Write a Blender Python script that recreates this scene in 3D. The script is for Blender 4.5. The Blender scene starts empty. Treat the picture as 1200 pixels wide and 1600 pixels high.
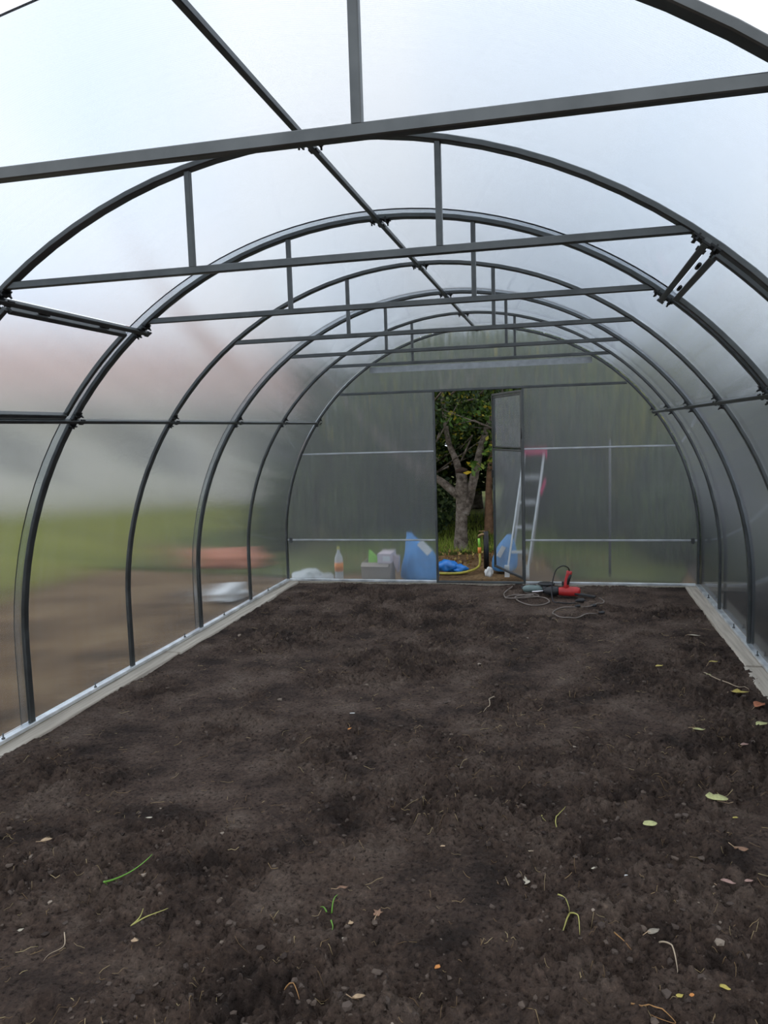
import bpy, bmesh, math, random
import numpy as np
from mathutils import Vector, Matrix

# ------------------------------------------------------------------ camera, sky, exposure
SC = bpy.context.scene
COL = SC.collection
CAM_POS = (0.789, 0.0, 1.518)
YAW, PITCH, ROLL, FPX = 0.2286, 0.1046, 0.0311, 1209.6


def make_camera():
    fw = Vector((-math.sin(YAW) * math.cos(PITCH), math.cos(YAW) * math.cos(PITCH), -math.sin(PITCH)))
    right = Vector((math.cos(YAW), math.sin(YAW), 0))
    up = right.cross(fw)
    c, s = math.cos(ROLL), math.sin(ROLL)
    r, u = right * c - up * s, right * s + up * c
    cd = bpy.data.cameras.new('camera')
    cd.sensor_fit = 'VERTICAL'
    cd.sensor_height = 36.0
    cd.sensor_width = 27.0
    cd.lens = FPX / 1600.0 * 36.0
    cd.clip_end = 300
    co = bpy.data.objects.new('camera', cd)
    COL.objects.link(co)
    m = Matrix.Identity(4)
    for i in range(3):
        m[i][0], m[i][1], m[i][2], m[i][3] = r[i], u[i], -fw[i], CAM_POS[i]
    co.matrix_world = m
    SC.camera = co


make_camera()

world = bpy.data.worlds.new('overcast_sky')
SC.world = world
world.use_nodes = True
wn, wl = world.node_tree.nodes, world.node_tree.links
wn.clear()
w_out = wn.new('ShaderNodeOutputWorld')
w_bg = wn.new('ShaderNodeBackground')
w_tc = wn.new('ShaderNodeTexCoord')
w_noise = wn.new('ShaderNodeTexNoise')
w_noise.inputs['Scale'].default_value = 2.2
w_noise.inputs['Detail'].default_value = 4
w_ramp = wn.new('ShaderNodeValToRGB')
w_ramp.color_ramp.elements[0].position = 0.35
w_ramp.color_ramp.elements[0].color = (0.74, 0.85, 1.0, 1)
w_ramp.color_ramp.elements[1].position = 0.62
w_ramp.color_ramp.elements[1].color = (0.97, 0.97, 1.0, 1)
wl.new(w_tc.outputs['Generated'], w_noise.inputs['Vector'])
wl.new(w_noise.outputs['Fac'], w_ramp.inputs['Fac'])
wl.new(w_ramp.outputs['Color'], w_bg.inputs['Color'])
wl.new(w_bg.outputs[0], w_out.inputs[0])
w_bg.inputs['Strength'].default_value = 1.0

SC.view_settings.view_transform = 'Standard'
SC.view_settings.look = 'None'
SC.view_settings.gamma = 1
SC.view_settings.exposure = 0.55
SC.view_settings.use_curve_mapping = False
cy = SC.cycles
cy.use_denoising = True
cy.max_bounces = 14
cy.transmission_bounces = 12
cy.transparent_max_bounces = 8
cy.diffuse_bounces = 4
cy.glossy_bounces = 4
cy.sample_clamp_indirect = 8
cy.caustics_reflective = True
cy.caustics_refractive = True

rng = random.Random(11)
nrg = np.random.default_rng(5)


# ------------------------------------------------------------------ materials
def new_mat(name):
    m = bpy.data.materials.new(name)
    m.use_nodes = True
    nt = m.node_tree
    nt.nodes.clear()
    out = nt.nodes.new('ShaderNodeOutputMaterial')
    return m, nt, out


def nd(nt, kind, **kw):
    n = nt.nodes.new(kind)
    for k, v in kw.items():
        if k in n.inputs:
            n.inputs[k].default_value = v
        else:
            setattr(n, k, v)
    return n


def ramp(nt, fac, stops):
    r = nt.nodes.new('ShaderNodeValToRGB')
    el = r.color_ramp.elements
    while len(el) < len(stops):
        el.new(0.5)
    for e, (p, c) in zip(el, stops):
        e.position = p
        e.color = (c[0], c[1], c[2], 1)
    nt.links.new(fac, r.inputs['Fac'])
    return r.outputs['Color']


def simple(name, col, rough=0.6, metal=0.0, vary=0.25, scale=20, bump=0.0, spec=0.5, coat=0.0):
    m, nt, out = new_mat(name)
    b = nd(nt, 'ShaderNodeBsdfPrincipled', Roughness=rough, Metallic=metal)
    b.inputs['Specular IOR Level'].default_value = spec
    b.inputs['Coat Weight'].default_value = coat
    tc = nd(nt, 'ShaderNodeTexCoord')
    nz = nd(nt, 'ShaderNodeTexNoise', Scale=scale, Detail=5)
    nt.links.new(tc.outputs['Object'], nz.inputs['Vector'])
    lo = tuple(c * (1 - vary) for c in col)
    hi = tuple(min(1, c * (1 + vary)) for c in col)
    nt.links.new(ramp(nt, nz.outputs['Fac'], [(0.3, lo), (0.7, hi)]), b.inputs['Base Color'])
    if bump:
        bp = nd(nt, 'ShaderNodeBump', Strength=bump, Distance=0.01)
        nt.links.new(nz.outputs['Fac'], bp.inputs['Height'])
        nt.links.new(bp.outputs[0], b.inputs['Normal'])
    nt.links.new(b.outputs[0], out.inputs[0])
    return m


def island_mat(name, stops, rough=0.6, transl=0.0, spec=0.3):
    """colour drawn per mesh island (leaf, blade, crumb)"""
    m, nt, out = new_mat(name)
    g = nd(nt, 'ShaderNodeNewGeometry')
    col = ramp(nt, g.outputs['Random Per Island'], stops)
    b = nd(nt, 'ShaderNodeBsdfPrincipled', Roughness=rough)
    b.inputs['Specular IOR Level'].default_value = spec
    nt.links.new(col, b.inputs['Base Color'])
    if transl:
        t = nd(nt, 'ShaderNodeBsdfTranslucent')
        nt.links.new(col, t.inputs['Color'])
        mx = nd(nt, 'ShaderNodeMixShader', Fac=transl)
        nt.links.new(b.outputs[0], mx.inputs[1])
        nt.links.new(t.outputs[0], mx.inputs[2])
        nt.links.new(mx.outputs[0], out.inputs[0])
    else:
        nt.links.new(b.outputs[0], out.inputs[0])
    return m


def polycarbonate(name, axis, jit, jit2, pitch, haze, graze, tint):
    """twin-wall sheet: the inner walls scatter a ray across the channels (axis 1 = Y, 2 = Z);
    slot 0 of a sheet carries it on both skins"""
    m, nt, out = new_mat(name)
    L = nt.links.new
    g = nd(nt, 'ShaderNodeNewGeometry')
    wn_ = nd(nt, 'ShaderNodeTexWhiteNoise', noise_dimensions='3D')
    sc = nd(nt, 'ShaderNodeVectorMath', operation='SCALE')
    sc.inputs['Scale'].default_value = 977.0
    L(g.outputs['Position'], sc.inputs[0])
    L(sc.outputs[0], wn_.inputs['Vector'])
    sp = nd(nt, 'ShaderNodeSeparateColor')
    L(wn_.outputs['Color'], sp.inputs[0])
    add = nd(nt, 'ShaderNodeMath', operation='ADD')
    L(sp.outputs[0], add.inputs[0])
    L(sp.outputs[1], add.inputs[1])
    sub = nd(nt, 'ShaderNodeMath', operation='SUBTRACT')
    L(add.outputs[0], sub.inputs[0])
    sub.inputs[1].default_value = 1.0
    along = nd(nt, 'ShaderNodeMath', operation='MULTIPLY')
    L(sub.outputs[0], along.inputs[0])
    along.inputs[1].default_value = jit
    s3 = nd(nt, 'ShaderNodeMath', operation='SUBTRACT')
    L(sp.outputs[2], s3.inputs[0])
    s3.inputs[1].default_value = 0.5
    cross = nd(nt, 'ShaderNodeMath', operation='MULTIPLY')
    L(s3.outputs[0], cross.inputs[0])
    cross.inputs[1].default_value = jit2
    cb = nd(nt, 'ShaderNodeCombineXYZ')
    L(along.outputs[0], cb.inputs[axis])
    others = [i for i in range(3) if i != axis]
    for i in others:
        L(cross.outputs[0], cb.inputs[i])
    lw = nd(nt, 'ShaderNodeLayerWeight', Blend=0.5)
    cosv = nd(nt, 'ShaderNodeMath', operation='SUBTRACT')
    cosv.inputs[0].default_value = 1.0
    L(lw.outputs['Facing'], cosv.inputs[1])
    cosp = nd(nt, 'ShaderNodeMath', operation='POWER')
    L(cosv.outputs[0], cosp.inputs[0])
    cosp.inputs[1].default_value = 2.2
    sj = nd(nt, 'ShaderNodeVectorMath', operation='SCALE')
    L(cb.outputs[0], sj.inputs[0])
    L(cosp.outputs[0], sj.inputs['Scale'])
    va = nd(nt, 'ShaderNodeVectorMath', operation='ADD')
    L(g.outputs['Normal'], va.inputs[0])
    L(sj.outputs[0], va.inputs[1])
    vn = nd(nt, 'ShaderNodeVectorMath', operation='NORMALIZE')
    L(va.outputs[0], vn.inputs[0])
    # channel walls
    sep = nd(nt, 'ShaderNodeSeparateXYZ')
    L(g.outputs['Position'], sep.inputs[0])
    md = nd(nt, 'ShaderNodeMath', operation='PINGPONG')
    L(sep.outputs[axis], md.inputs[0])
    md.inputs[1].default_value = pitch / 2
    lt = nd(nt, 'ShaderNodeMath', operation='LESS_THAN')
    L(md.outputs[0], lt.inputs[0])
    lt.inputs[1].default_value = pitch * 0.09
    # soft streaks along the channels
    mp = nd(nt, 'ShaderNodeMapping')
    s_ = [1.2, 1.2, 1.2]
    s_[axis] = 38.0
    mp.inputs['Scale'].default_value = s_
    L(g.outputs['Position'], mp.inputs[0])
    nz = nd(nt, 'ShaderNodeTexNoise', Scale=1.0, Detail=4)
    L(mp.outputs[0], nz.inputs['Vector'])
    gp = nd(nt, 'ShaderNodeMath', operation='POWER')
    L(lw.outputs['Facing'], gp.inputs[0])
    gp.inputs[1].default_value = 4.5
    f1 = nd(nt, 'ShaderNodeMath', operation='MULTIPLY_ADD')
    L(gp.outputs[0], f1.inputs[0])
    f1.inputs[1].default_value = graze
    f1.inputs[2].default_value = haze
    f2 = nd(nt, 'ShaderNodeMath', operation='MULTIPLY_ADD')
    L(lt.outputs[0], f2.inputs[0])
    f2.inputs[1].default_value = 0.07
    L(f1.outputs[0], f2.inputs[2])
    f3 = nd(nt, 'ShaderNodeMath', operation='MULTIPLY_ADD', use_clamp=True)
    L(nz.outputs['Fac'], f3.inputs[0])
    f3.inputs[1].default_value = 0.05
    f4 = nd(nt, 'ShaderNodeMath', operation='SUBTRACT')
    L(f2.outputs[0], f4.inputs[0])
    f4.inputs[1].default_value = 0.025
    L(f4.outputs[0], f3.inputs[2])
    rf = nd(nt, 'ShaderNodeBsdfRefraction', IOR=1.18, Roughness=0.03)
    rf.inputs['Color'].default_value = (*tint, 1)
    L(vn.outputs[0], rf.inputs['Normal'])
    tr = nd(nt, 'ShaderNodeBsdfTranslucent')
    tr.inputs['Color'].default_value = (0.93, 0.95, 0.97, 1)
    mx = nd(nt, 'ShaderNodeMixShader')
    L(f3.outputs[0], mx.inputs[0])
    L(rf.outputs[0], mx.inputs[1])
    L(tr.outputs[0], mx.inputs[2])
    gl = nd(nt, 'ShaderNodeBsdfGlossy', Roughness=0.09)
    gl.inputs['Color'].default_value = (0.95, 0.97, 1, 1)
    fr = nd(nt, 'ShaderNodeFresnel', IOR=1.135)
    m2 = nd(nt, 'ShaderNodeMixShader')
    L(fr.outputs[0], m2.inputs[0])
    L(mx.outputs[0], m2.inputs[1])
    L(gl.outputs[0], m2.inputs[2])
    L(m2.outputs[0], out.inputs[0])
    return m


def galvanised(name, base, rough):
    m, nt, out = new_mat(name)
    b = nd(nt, 'ShaderNodeBsdfPrincipled', Metallic=0.85)
    tc = nd(nt, 'ShaderNodeTexCoord')
    nz = nd(nt, 'ShaderNodeTexNoise', Scale=9, Detail=6)
    n2 = nd(nt, 'ShaderNodeTexNoise', Scale=160, Detail=3)
    for n in (nz, n2):
        nt.links.new(tc.outputs['Object'], n.inputs['Vector'])
    c = ramp(nt, nz.outputs['Fac'], [(0.3, tuple(x * 0.72 for x in base)), (0.7, tuple(x * 1.2 for x in base))])
    nt.links.new(c, b.inputs['Base Color'])
    r = nd(nt, 'ShaderNodeMath', operation='MULTIPLY_ADD')
    nt.links.new(nz.outputs['Fac'], r.inputs[0])
    r.inputs[1].default_value = 0.25
    r.inputs[2].default_value = rough - 0.12
    nt.links.new(r.outputs[0], b.inputs['Roughness'])
    bp = nd(nt, 'ShaderNodeBump', Strength=0.06, Distance=0.002)
    nt.links.new(n2.outputs['Fac'], bp.inputs['Height'])
    nt.links.new(bp.outputs[0], b.inputs['Normal'])
    nt.links.new(b.outputs[0], out.inputs[0])
    return m


def soil_mat(name, dark, mid, pale, scale=1.0):
    m, nt, out = new_mat(name)
    L = nt.links.new
    b = nd(nt, 'ShaderNodeBsdfPrincipled', Roughness=0.95)
    b.inputs['Specular IOR Level'].default_value = 0.15
    tc = nd(nt, 'ShaderNodeTexCoord')
    n1 = nd(nt, 'ShaderNodeTexNoise', Scale=3.0 * scale, Detail=8, Roughness=0.65)
    n2 = nd(nt, 'ShaderNodeTexNoise', Scale=60.0 * scale, Detail=6, Roughness=0.7)
    n3 = nd(nt, 'ShaderNodeTexNoise', Scale=230.0 * scale, Detail=4, Roughness=0.7)
    for n in (n1, n2, n3):
        L(tc.outputs['Object'], n.inputs['Vector'])
    c1 = ramp(nt, n1.outputs['Fac'], [(0.36, dark), (0.50, mid), (0.70, pale)])
    c2 = ramp(nt, n2.outputs['Fac'], [(0.36, (0.28, 0.27, 0.26)), (0.46, (0.92, 0.92, 0.92)), (0.56, (1.05, 1.05, 1.05)), (0.68, (1.6, 1.55, 1.45))])  # dark specks at noise lows; crevice shade put into the colour
    mx = nd(nt, 'ShaderNodeMix', data_type='RGBA', blend_type='MULTIPLY')
    mx.inputs[0].default_value = 1.0
    L(c1, mx.inputs[6])
    L(c2, mx.inputs[7])
    L(mx.outputs[2], b.inputs['Base Color'])
    b1 = nd(nt, 'ShaderNodeBump', Strength=1.0, Distance=0.02)
    L(n2.outputs['Fac'], b1.inputs['Height'])
    b2 = nd(nt, 'ShaderNodeBump', Strength=0.6, Distance=0.004)
    L(n3.outputs['Fac'], b2.inputs['Height'])
    L(b1.outputs[0], b2.inputs['Normal'])
    L(b2.outputs[0], b.inputs['Normal'])
    L(b.outputs[0], out.inputs[0])
    return m


def wood_mat(name, a, c, axis=1):
    m, nt, out = new_mat(name)
    L = nt.links.new
    b = nd(nt, 'ShaderNodeBsdfPrincipled', Roughness=0.8)
    tc = nd(nt, 'ShaderNodeTexCoord')
    mp = nd(nt, 'ShaderNodeMapping')
    s = [40, 40, 40]
    s[axis] = 2.0
    mp.inputs['Scale'].default_value = s
    L(tc.outputs['Object'], mp.inputs[0])
    n = nd(nt, 'ShaderNodeTexNoise', Scale=1, Detail=6)
    L(mp.outputs[0], n.inputs['Vector'])
    L(ramp(nt, n.outputs['Fac'], [(0.3, a), (0.7, c)]), b.inputs['Base Color'])
    bp = nd(nt, 'ShaderNodeBump', Strength=0.3, Distance=0.004)
    L(n.outputs['Fac'], bp.inputs['Height'])
    L(bp.outputs[0], b.inputs['Normal'])
    L(b.outputs[0], out.inputs[0])
    return m


def clear_plastic(name, col, haze=0.4):
    m, nt, out = new_mat(name)
    L = nt.links.new
    t = nd(nt, 'ShaderNodeBsdfTransparent')
    t.inputs['Color'].default_value = (*col, 1)
    d = nd(nt, 'ShaderNodeBsdfPrincipled', Roughness=0.15)
    d.inputs['Base Color'].default_value = (*col, 1)
    nz = nd(nt, 'ShaderNodeTexNoise', Scale=30)
    r = nd(nt, 'ShaderNodeMath', operation='MULTIPLY_ADD')
    L(nz.outputs['Fac'], r.inputs[0])
    r.inputs[1].default_value = 0.2
    r.inputs[2].default_value = haze - 0.1
    mx = nd(nt, 'ShaderNodeMixShader')
    L(r.outputs[0], mx.inputs[0])
    L(t.outputs[0], mx.inputs[1])
    L(d.outputs[0], mx.inputs[2])
    L(mx.outputs[0], out.inputs[0])
    return m


STEEL = galvanised('galvanised_steel', (0.112, 0.121, 0.122), 0.42)
STEEL_DARK = galvanised('dark_zinc', (0.045, 0.047, 0.048), 0.5)
STEEL_BRIGHT = galvanised('bright_zinc', (0.80, 0.84, 0.87), 0.38)
STEEL_MID = galvanised('dull_zinc', (0.48, 0.51, 0.53), 0.4)
SHEET = polycarbonate('twin_wall_sheet', 1, 0.55, 0.07, 0.0085, 0.014, 0.27, (0.86, 0.885, 0.905))
SHEET_G = polycarbonate('twin_wall_sheet_gable', 2, 0.30, 0.035, 0.0105, 0.09, 0.22, (0.94, 0.965, 0.98))
STRIP = simple('joint_strip_white', (0.36, 0.39, 0.41), 0.35, vary=0.15)
SOIL = soil_mat('dark_garden_soil', (0.040, 0.029, 0.024), (0.092, 0.064, 0.050), (0.165, 0.124, 0.098))
EARTH = soil_mat('outdoor_earth', (0.085, 0.052, 0.026), (0.185, 0.115, 0.058), (0.28, 0.19, 0.10), 0.5)
DARK_EARTH = soil_mat('dark_outdoor_earth', (0.04, 0.033, 0.027), (0.07, 0.058, 0.046), (0.11, 0.088, 0.068), 0.5)  # soil that is dark brown by its own colour
LAWN = soil_mat('lawn_turf', (0.115, 0.128, 0.018), (0.205, 0.215, 0.034), (0.31, 0.29, 0.06), 0.6)
LAWN_SHADE = soil_mat('shaded_lawn_turf', (0.06, 0.075, 0.022), (0.115, 0.135, 0.035), (0.18, 0.17, 0.06), 0.6)  # darker copy of the lawn turf, shade put into its colour
BOARD = wood_mat('weathered_board', (0.36, 0.31, 0.25), (0.60, 0.54, 0.45))
DARK_WOOD = wood_mat('grey_fence_wood', (0.055, 0.055, 0.055), (0.10, 0.10, 0.098), 1)
BARK = soil_mat('apple_bark', (0.09, 0.072, 0.058), (0.27, 0.225, 0.185), (0.5, 0.44, 0.38), 4.0)
LEAF = island_mat('tree_leaf', [(0.0, (0.014, 0.034, 0.010)), (0.6, (0.042, 0.080, 0.016)), (0.93, (0.12, 0.17, 0.026)), (1.0, (0.45, 0.34, 0.03))], 0.45, 0.3)
LEAF_DARK = island_mat('dark_tree_leaf', [(0.0, (0.018, 0.038, 0.018)), (0.6, (0.050, 0.085, 0.032)), (1.0, (0.13, 0.18, 0.05))], 0.5, 0.25)
LEAF_YELLOW = island_mat('yellow_green_leaf', [(0.0, (0.07, 0.11, 0.015)), (0.6, (0.2, 0.25, 0.03)), (1.0, (0.5, 0.46, 0.06))], 0.5, 0.35)
GRASS = island_mat('grass_blade', [(0.0, (0.14, 0.22, 0.025)), (0.6, (0.27, 0.37, 0.05)), (1.0, (0.44, 0.48, 0.11))], 0.6, 0.35)
STRAW = island_mat('straw_bits', [(0.0, (0.16, 0.10, 0.05)), (0.5, (0.27, 0.18, 0.09)), (1.0, (0.48, 0.38, 0.2))], 0.8)
CRUMB = island_mat('soil_crumbs', [(0.0, (0.04, 0.03, 0.026)), (0.6, (0.10, 0.078, 0.065)), (0.97, (0.13, 0.10, 0.08)), (1.0, (0.34, 0.28, 0.22))], 0.95, 0, 0.1)
RED = simple('red_tool_plastic', (0.50, 0.03, 0.03), 0.4, vary=0.15)
BLACK = simple('black_rubber', (0.018, 0.018, 0.02), 0.5, vary=0.3)
GREYGREEN = simple('grey_green_plastic', (0.16, 0.22, 0.21), 0.5, vary=0.15)
CORD = simple('beige_grey_cord', (0.20, 0.165, 0.14), 0.6, vary=0.2)
SILVER = simple('polished_bit', (0.8, 0.78, 0.8), 0.25, 1.0, 0.05)
BLUE = simple('blue_polythene', (0.03, 0.22, 0.66), 0.3, vary=0.2, scale=8, bump=0.4)
BLUE_BAG = simple('pale_blue_bag', (0.10, 0.32, 0.66), 0.4, vary=0.25, scale=6, bump=0.4)
WHITE = simple('white_plastic', (0.80, 0.80, 0.78), 0.5, vary=0.06)
PINK = simple('pink_red_plastic', (0.75, 0.05, 0.17), 0.45, vary=0.12)
ALU = simple('ladder_aluminium', (0.78, 0.78, 0.77), 0.35, 0.4, 0.05)
CARDBOARD = wood_mat('cardboard', (0.33, 0.27, 0.22), (0.42, 0.35, 0.29), 0)
GREENBAG = simple('lime_green_bag', (0.30, 0.66, 0.08), 0.4, vary=0.15, bump=0.3)
PALEPINK = simple('pale_pink_wrapper', (0.72, 0.60, 0.62), 0.4, vary=0.1, bump=0.3)
ORANGE = simple('orange_plastic', (0.80, 0.26, 0.05), 0.45, vary=0.1)
BRASS = simple('worn_brass', (0.30, 0.20, 0.10), 0.4, 0.8, 0.3)
HOSE = simple('yellow_green_hose', (0.52, 0.46, 0.07), 0.45, vary=0.2)
PET = clear_plastic('clear_plastic', (0.86, 0.89, 0.90), 0.45)
HOUSE_WALL = simple('pale_render', (0.74, 0.69, 0.64), 0.9, vary=0.15, scale=3)
ROOF = simple('brown_red_roof', (0.60, 0.42, 0.36), 0.85, vary=0.35, scale=4)
TRIMW = simple('white_trim_paint', (0.80, 0.80, 0.80), 0.6, vary=0.05)
GLASSDARK = simple('dark_window_glass', (0.05, 0.06, 0.07), 0.1, vary=0.1)
RUST = simple('rust_orange_sheet', (0.48, 0.17, 0.09), 0.7, vary=0.25)


# ------------------------------------------------------------------ mesh helpers
def setp(o, label=None, cat=None, group=None, kind=None):
    for k, v in (('label', label), ('category', cat), ('group', group), ('kind', kind)):
        if v:
            o[k] = v
    return o


def empty(name, loc=(0, 0, 0), label=None, cat=None, group=None, kind=None):
    o = bpy.data.objects.new(name, None)
    o.empty_display_size = 0.1
    o.location = loc
    COL.objects.link(o)
    return setp(o, label, cat, group, kind)


class MB:
    def __init__(self):
        self.v, self.f, self.sm = [], [], []

    def add(self, vs, fs, smooth=False):
        b = len(self.v)
        self.v.extend(tuple(map(float, p)) for p in vs)
        self.f.extend(tuple(b + i for i in q) for q in fs)
        self.sm.extend([smooth] * len(fs))
        return self

    def box(self, c, s, rot=None):
        hx, hy, hz = s[0] / 2, s[1] / 2, s[2] / 2
        vs = [Vector((x, y, z)) for x in (-hx, hx) for y in (-hy, hy) for z in (-hz, hz)]
        if rot is not None:
            vs = [rot @ v for v in vs]
        vs = [v + Vector(c) for v in vs]
        return self.add(vs, [(0, 1, 3, 2), (4, 6, 7, 5), (0, 4, 5, 1), (2, 3, 7, 6), (0, 2, 6, 4), (1, 5, 7, 3)])

    def sweep(self, path, frames, prof, closed=False, caps=True, smooth=False):
        n = len(prof)
        vs = []
        for p, (a, b) in zip(path, frames):
            for (s, t) in prof:
                vs.append(Vector(p) + a * s + b * t)
        fs = []
        m = len(path)
        for i in range(m - 1):
            for j in range(n):
                k = (j + 1) % n
                fs.append((i * n + j, i * n + k, (i + 1) * n + k, (i + 1) * n + j))
        if caps:
            fs.append(tuple(range(n - 1, -1, -1)))
            fs.append(tuple((m - 1) * n + j for j in range(n)))
        return self.add(vs, fs, smooth)

    def bar(self, p0, p1, w, h, up=(0, 0, 1), ch=0.0025):
        """rectangular tube; w across, h along 'up'"""
        p0, p1 = Vector(p0), Vector(p1)
        d = (p1 - p0).normalized()
        u = Vector(up)
        u = (u - d * u.dot(d)).normalized()
        s = d.cross(u)
        return self.sweep([p0, p1], [(s, u)] * 2, chamf(w, h, ch))

    def tube(self, pts, r, seg=8, caps=True):
        pts = [Vector(p) for p in pts]
        rs = r if hasattr(r, '__len__') else [r] * len(pts)
        prev = None
        vs, m = [], len(pts)
        for i, p in enumerate(pts):
            t = (pts[min(i + 1, m - 1)] - pts[max(i - 1, 0)])
            t = t.normalized() if t.length > 1e-9 else Vector((0, 0, 1))
            if prev is None:
                a = t.orthogonal().normalized()
            else:
                a = prev - t * prev.dot(t)
                a = a.normalized() if a.length > 1e-6 else t.orthogonal().normalized()
            prev = a
            b = t.cross(a)
            for k in range(seg):
                an = 2 * math.pi * k / seg
                vs.append(p + (a * math.cos(an) + b * math.sin(an)) * rs[i])
        fs = []
        for i in range(m - 1):
            for j in range(seg):
                k = (j + 1) % seg
                fs.append((i * seg + j, i * seg + k, (i + 1) * seg + k, (i + 1) * seg + j))
        if caps:
            fs.append(tuple(range(seg - 1, -1, -1)))
            fs.append(tuple((m - 1) * seg + j for j in range(seg)))
        return self.add(vs, fs, True)

    def lathe(self, prof, seg=20, origin=(0, 0, 0), rot=None):
        pts = []
        for (r, z) in prof:
            for k in range(seg):
                a = 2 * math.pi * k / seg
                v = Vector((r * math.cos(a), r * math.sin(a), z))
                if rot is not None:
                    v = rot @ v
                pts.append(v + Vector(origin))
        fs = []
        for i in range(len(prof) - 1):
            for j in range(seg):
                k = (j + 1) % seg
                fs.append((i * seg + j, i * seg + k, (i + 1) * seg + k, (i + 1) * seg + j))
        fs.append(tuple(range(seg - 1, -1, -1)))
        fs.append(tuple((len(prof) - 1) * seg + j for j in range(seg)))
        return self.add(pts, fs, True)

    def build(self, name, mat, parent=None, **props):
        me = bpy.data.meshes.new(name)
        org = Vector((0, 0, 0))
        vs = self.v
        if parent is not None:
            pw = parent.location if parent.parent is None else parent.location + parent.parent.location
            vs = [(a - pw[0], b - pw[1], c - pw[2]) for a, b, c in vs]
        elif props.get('origin') is not None:
            org = Vector(props['origin'])
            vs = [(a - org[0], b - org[1], c - org[2]) for a, b, c in vs]
        me.from_pydata(vs, [], self.f)
        me.polygons.foreach_set('use_smooth', self.sm)
        me.update()
        if mat:
            me.materials.append(mat)
        o = bpy.data.objects.new(name, me)
        o.location = org
        COL.objects.link(o)
        if parent is not None:
            o.parent = parent
        setp(o, props.get('label'), props.get('cat'), props.get('group'), props.get('kind'))
        return o


def chamf(w, h, c):
    a, b = w / 2, h / 2
    return [(-a + c, -b), (a - c, -b), (a, -b + c), (a, b - c), (a - c, b), (-a + c, b), (-a, b - c), (-a, -b + c)]


def spline(pts, n=8):
    pts = [Vector(p) for p in pts]
    out = []
    for i in range(len(pts) - 1):
        p0, p1, p2, p3 = pts[max(i - 1, 0)], pts[i], pts[i + 1], pts[min(i + 2, len(pts) - 1)]
        for k in range(n):
            t = k / n
            out.append(0.5 * ((2 * p1) + (p2 - p0) * t + (2 * p0 - 5 * p1 + 4 * p2 - p3) * t * t + (3 * p1 - p0 - 3 * p2 + p3) * t ** 3))
    out.append(pts[-1])
    return out


_tab = np.random.default_rng(3).random((256, 256))


def vnoise(x, y, s=0):
    x = np.asarray(x, float) + 17.3 * s
    y = np.asarray(y, float) + 9.7 * s
    xi, yi = np.floor(x).astype(int), np.floor(y).astype(int)
    fx, fy = x - xi, y - yi
    fx, fy = fx * fx * (3 - 2 * fx), fy * fy * (3 - 2 * fy)
    g = lambda a, b: _tab[a & 255, b & 255]
    return (g(xi, yi) * (1 - fx) + g(xi + 1, yi) * fx) * (1 - fy) + (g(xi, yi + 1) * (1 - fx) + g(xi + 1, yi + 1) * fx) * fy


def fbm(x, y, f, o=4, s=0, gain=0.5):
    a, t, n = 1.0, 0.0, 0.0
    for i in range(o):
        t = t + a * (vnoise(x * f, y * f, s + i) - 0.5)
        n += a
        a *= gain
        f *= 2.03
    return t / n * 2


# ------------------------------------------------------------------ greenhouse geometry
ZC, RA, RB = 0.42, 1.9985, 2.044
ARCH_Y = [1.435, 2.50, 3.485, 4.49, 5.50, 6.50, 7.50]
Y_BACK = 7.50
H_BAR, H_PURLIN = 2.08, 1.624


def arch_pt(t, off=0.0):
    """t in degrees: 0..180 round the vault; below 0 / above 180 the straight legs (metres*1000)"""
    a = math.radians(t)
    return (RA + off) * math.cos(a), ZC + (RB + off) * math.sin(a)


def half_w(z, off=0.0):
    if z <= ZC:
        return RA + off
    return (RA + off) * math.sqrt(max(0.0, 1 - ((z - ZC) / (RB + off)) ** 2))


def ang_of_z(z):
    return math.degrees(math.asin((z - ZC) / RB))


def arch_path(off=0.0, z0=0.0, n=56):
    pts = [(RA + off, z0), (RA + off, ZC * 0.5)]
    pts += [arch_pt(180.0 * i / n, off) for i in range(n + 1)]
    pts += [(-RA - off, ZC * 0.5), (-RA - off, z0)]
    return pts


def arch_sweep(mb, pts, y, axial, radial, ch=0.003):
    P = [Vector((x, y, z)) for x, z in pts]
    fr = []
    for i in range(len(P)):
        t = (P[min(i + 1, len(P) - 1)] - P[max(i - 1, 0)]).normalized()
        n = Vector((t.z, 0, -t.x))
        fr.append((Vector((0, 1, 0)), n))
    mb.sweep(P, fr, chamf(axial, radial, ch))
    return mb


def purlin_angle_right():
    return ang_of_z(H_PURLIN)


TUBE = 0.020  # radial depth of the hoops

# setting: the ground inside ------------------------------------------------
def soil_h(x, y):
    x = np.asarray(x, float)
    y = np.asarray(y, float)
    h = -0.022 + 0.016 * fbm(x, y, 1.1, 3, 1) + 0.012 * fbm(x, y, 3.3, 3, 2)
    rough = np.clip(fbm(x, y, 1.7, 3, 7) * 1.6 + 0.28, 0, 1)
    d = fbm(x, y, 11.0, 3, 4)
    h = h + rough * (0.070 * np.abs(d) - 0.010 + 0.034 * fbm(x, y, 24, 3, 5)) + (0.005 + 0.022 * rough) * fbm(x, y, 62, 2, 6)
    # trodden dents
    for (px, py, a, l, w, dp) in DENTS:
        dx, dy = x - px, y - py
        u = (dx * math.cos(a) + dy * math.sin(a)) / l
        v = (-dx * math.sin(a) + dy * math.cos(a)) / w
        q = u * u + v * v
        h = h - dp * np.clip(1 - q, 0, 1) ** 0.7 + dp * 0.35 * np.exp(-((np.sqrt(q) - 1.15) / 0.18) ** 2)
    # heap slightly towards the boards, sink below their top
    e = np.clip((np.abs(x) - 1.70) / 0.22, 0, 1)
    h = h * (1 - 0.72 * e) - 0.013 * e + 0.016 * e * fbm(x, y, 3, 2, 12)
    return h


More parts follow.
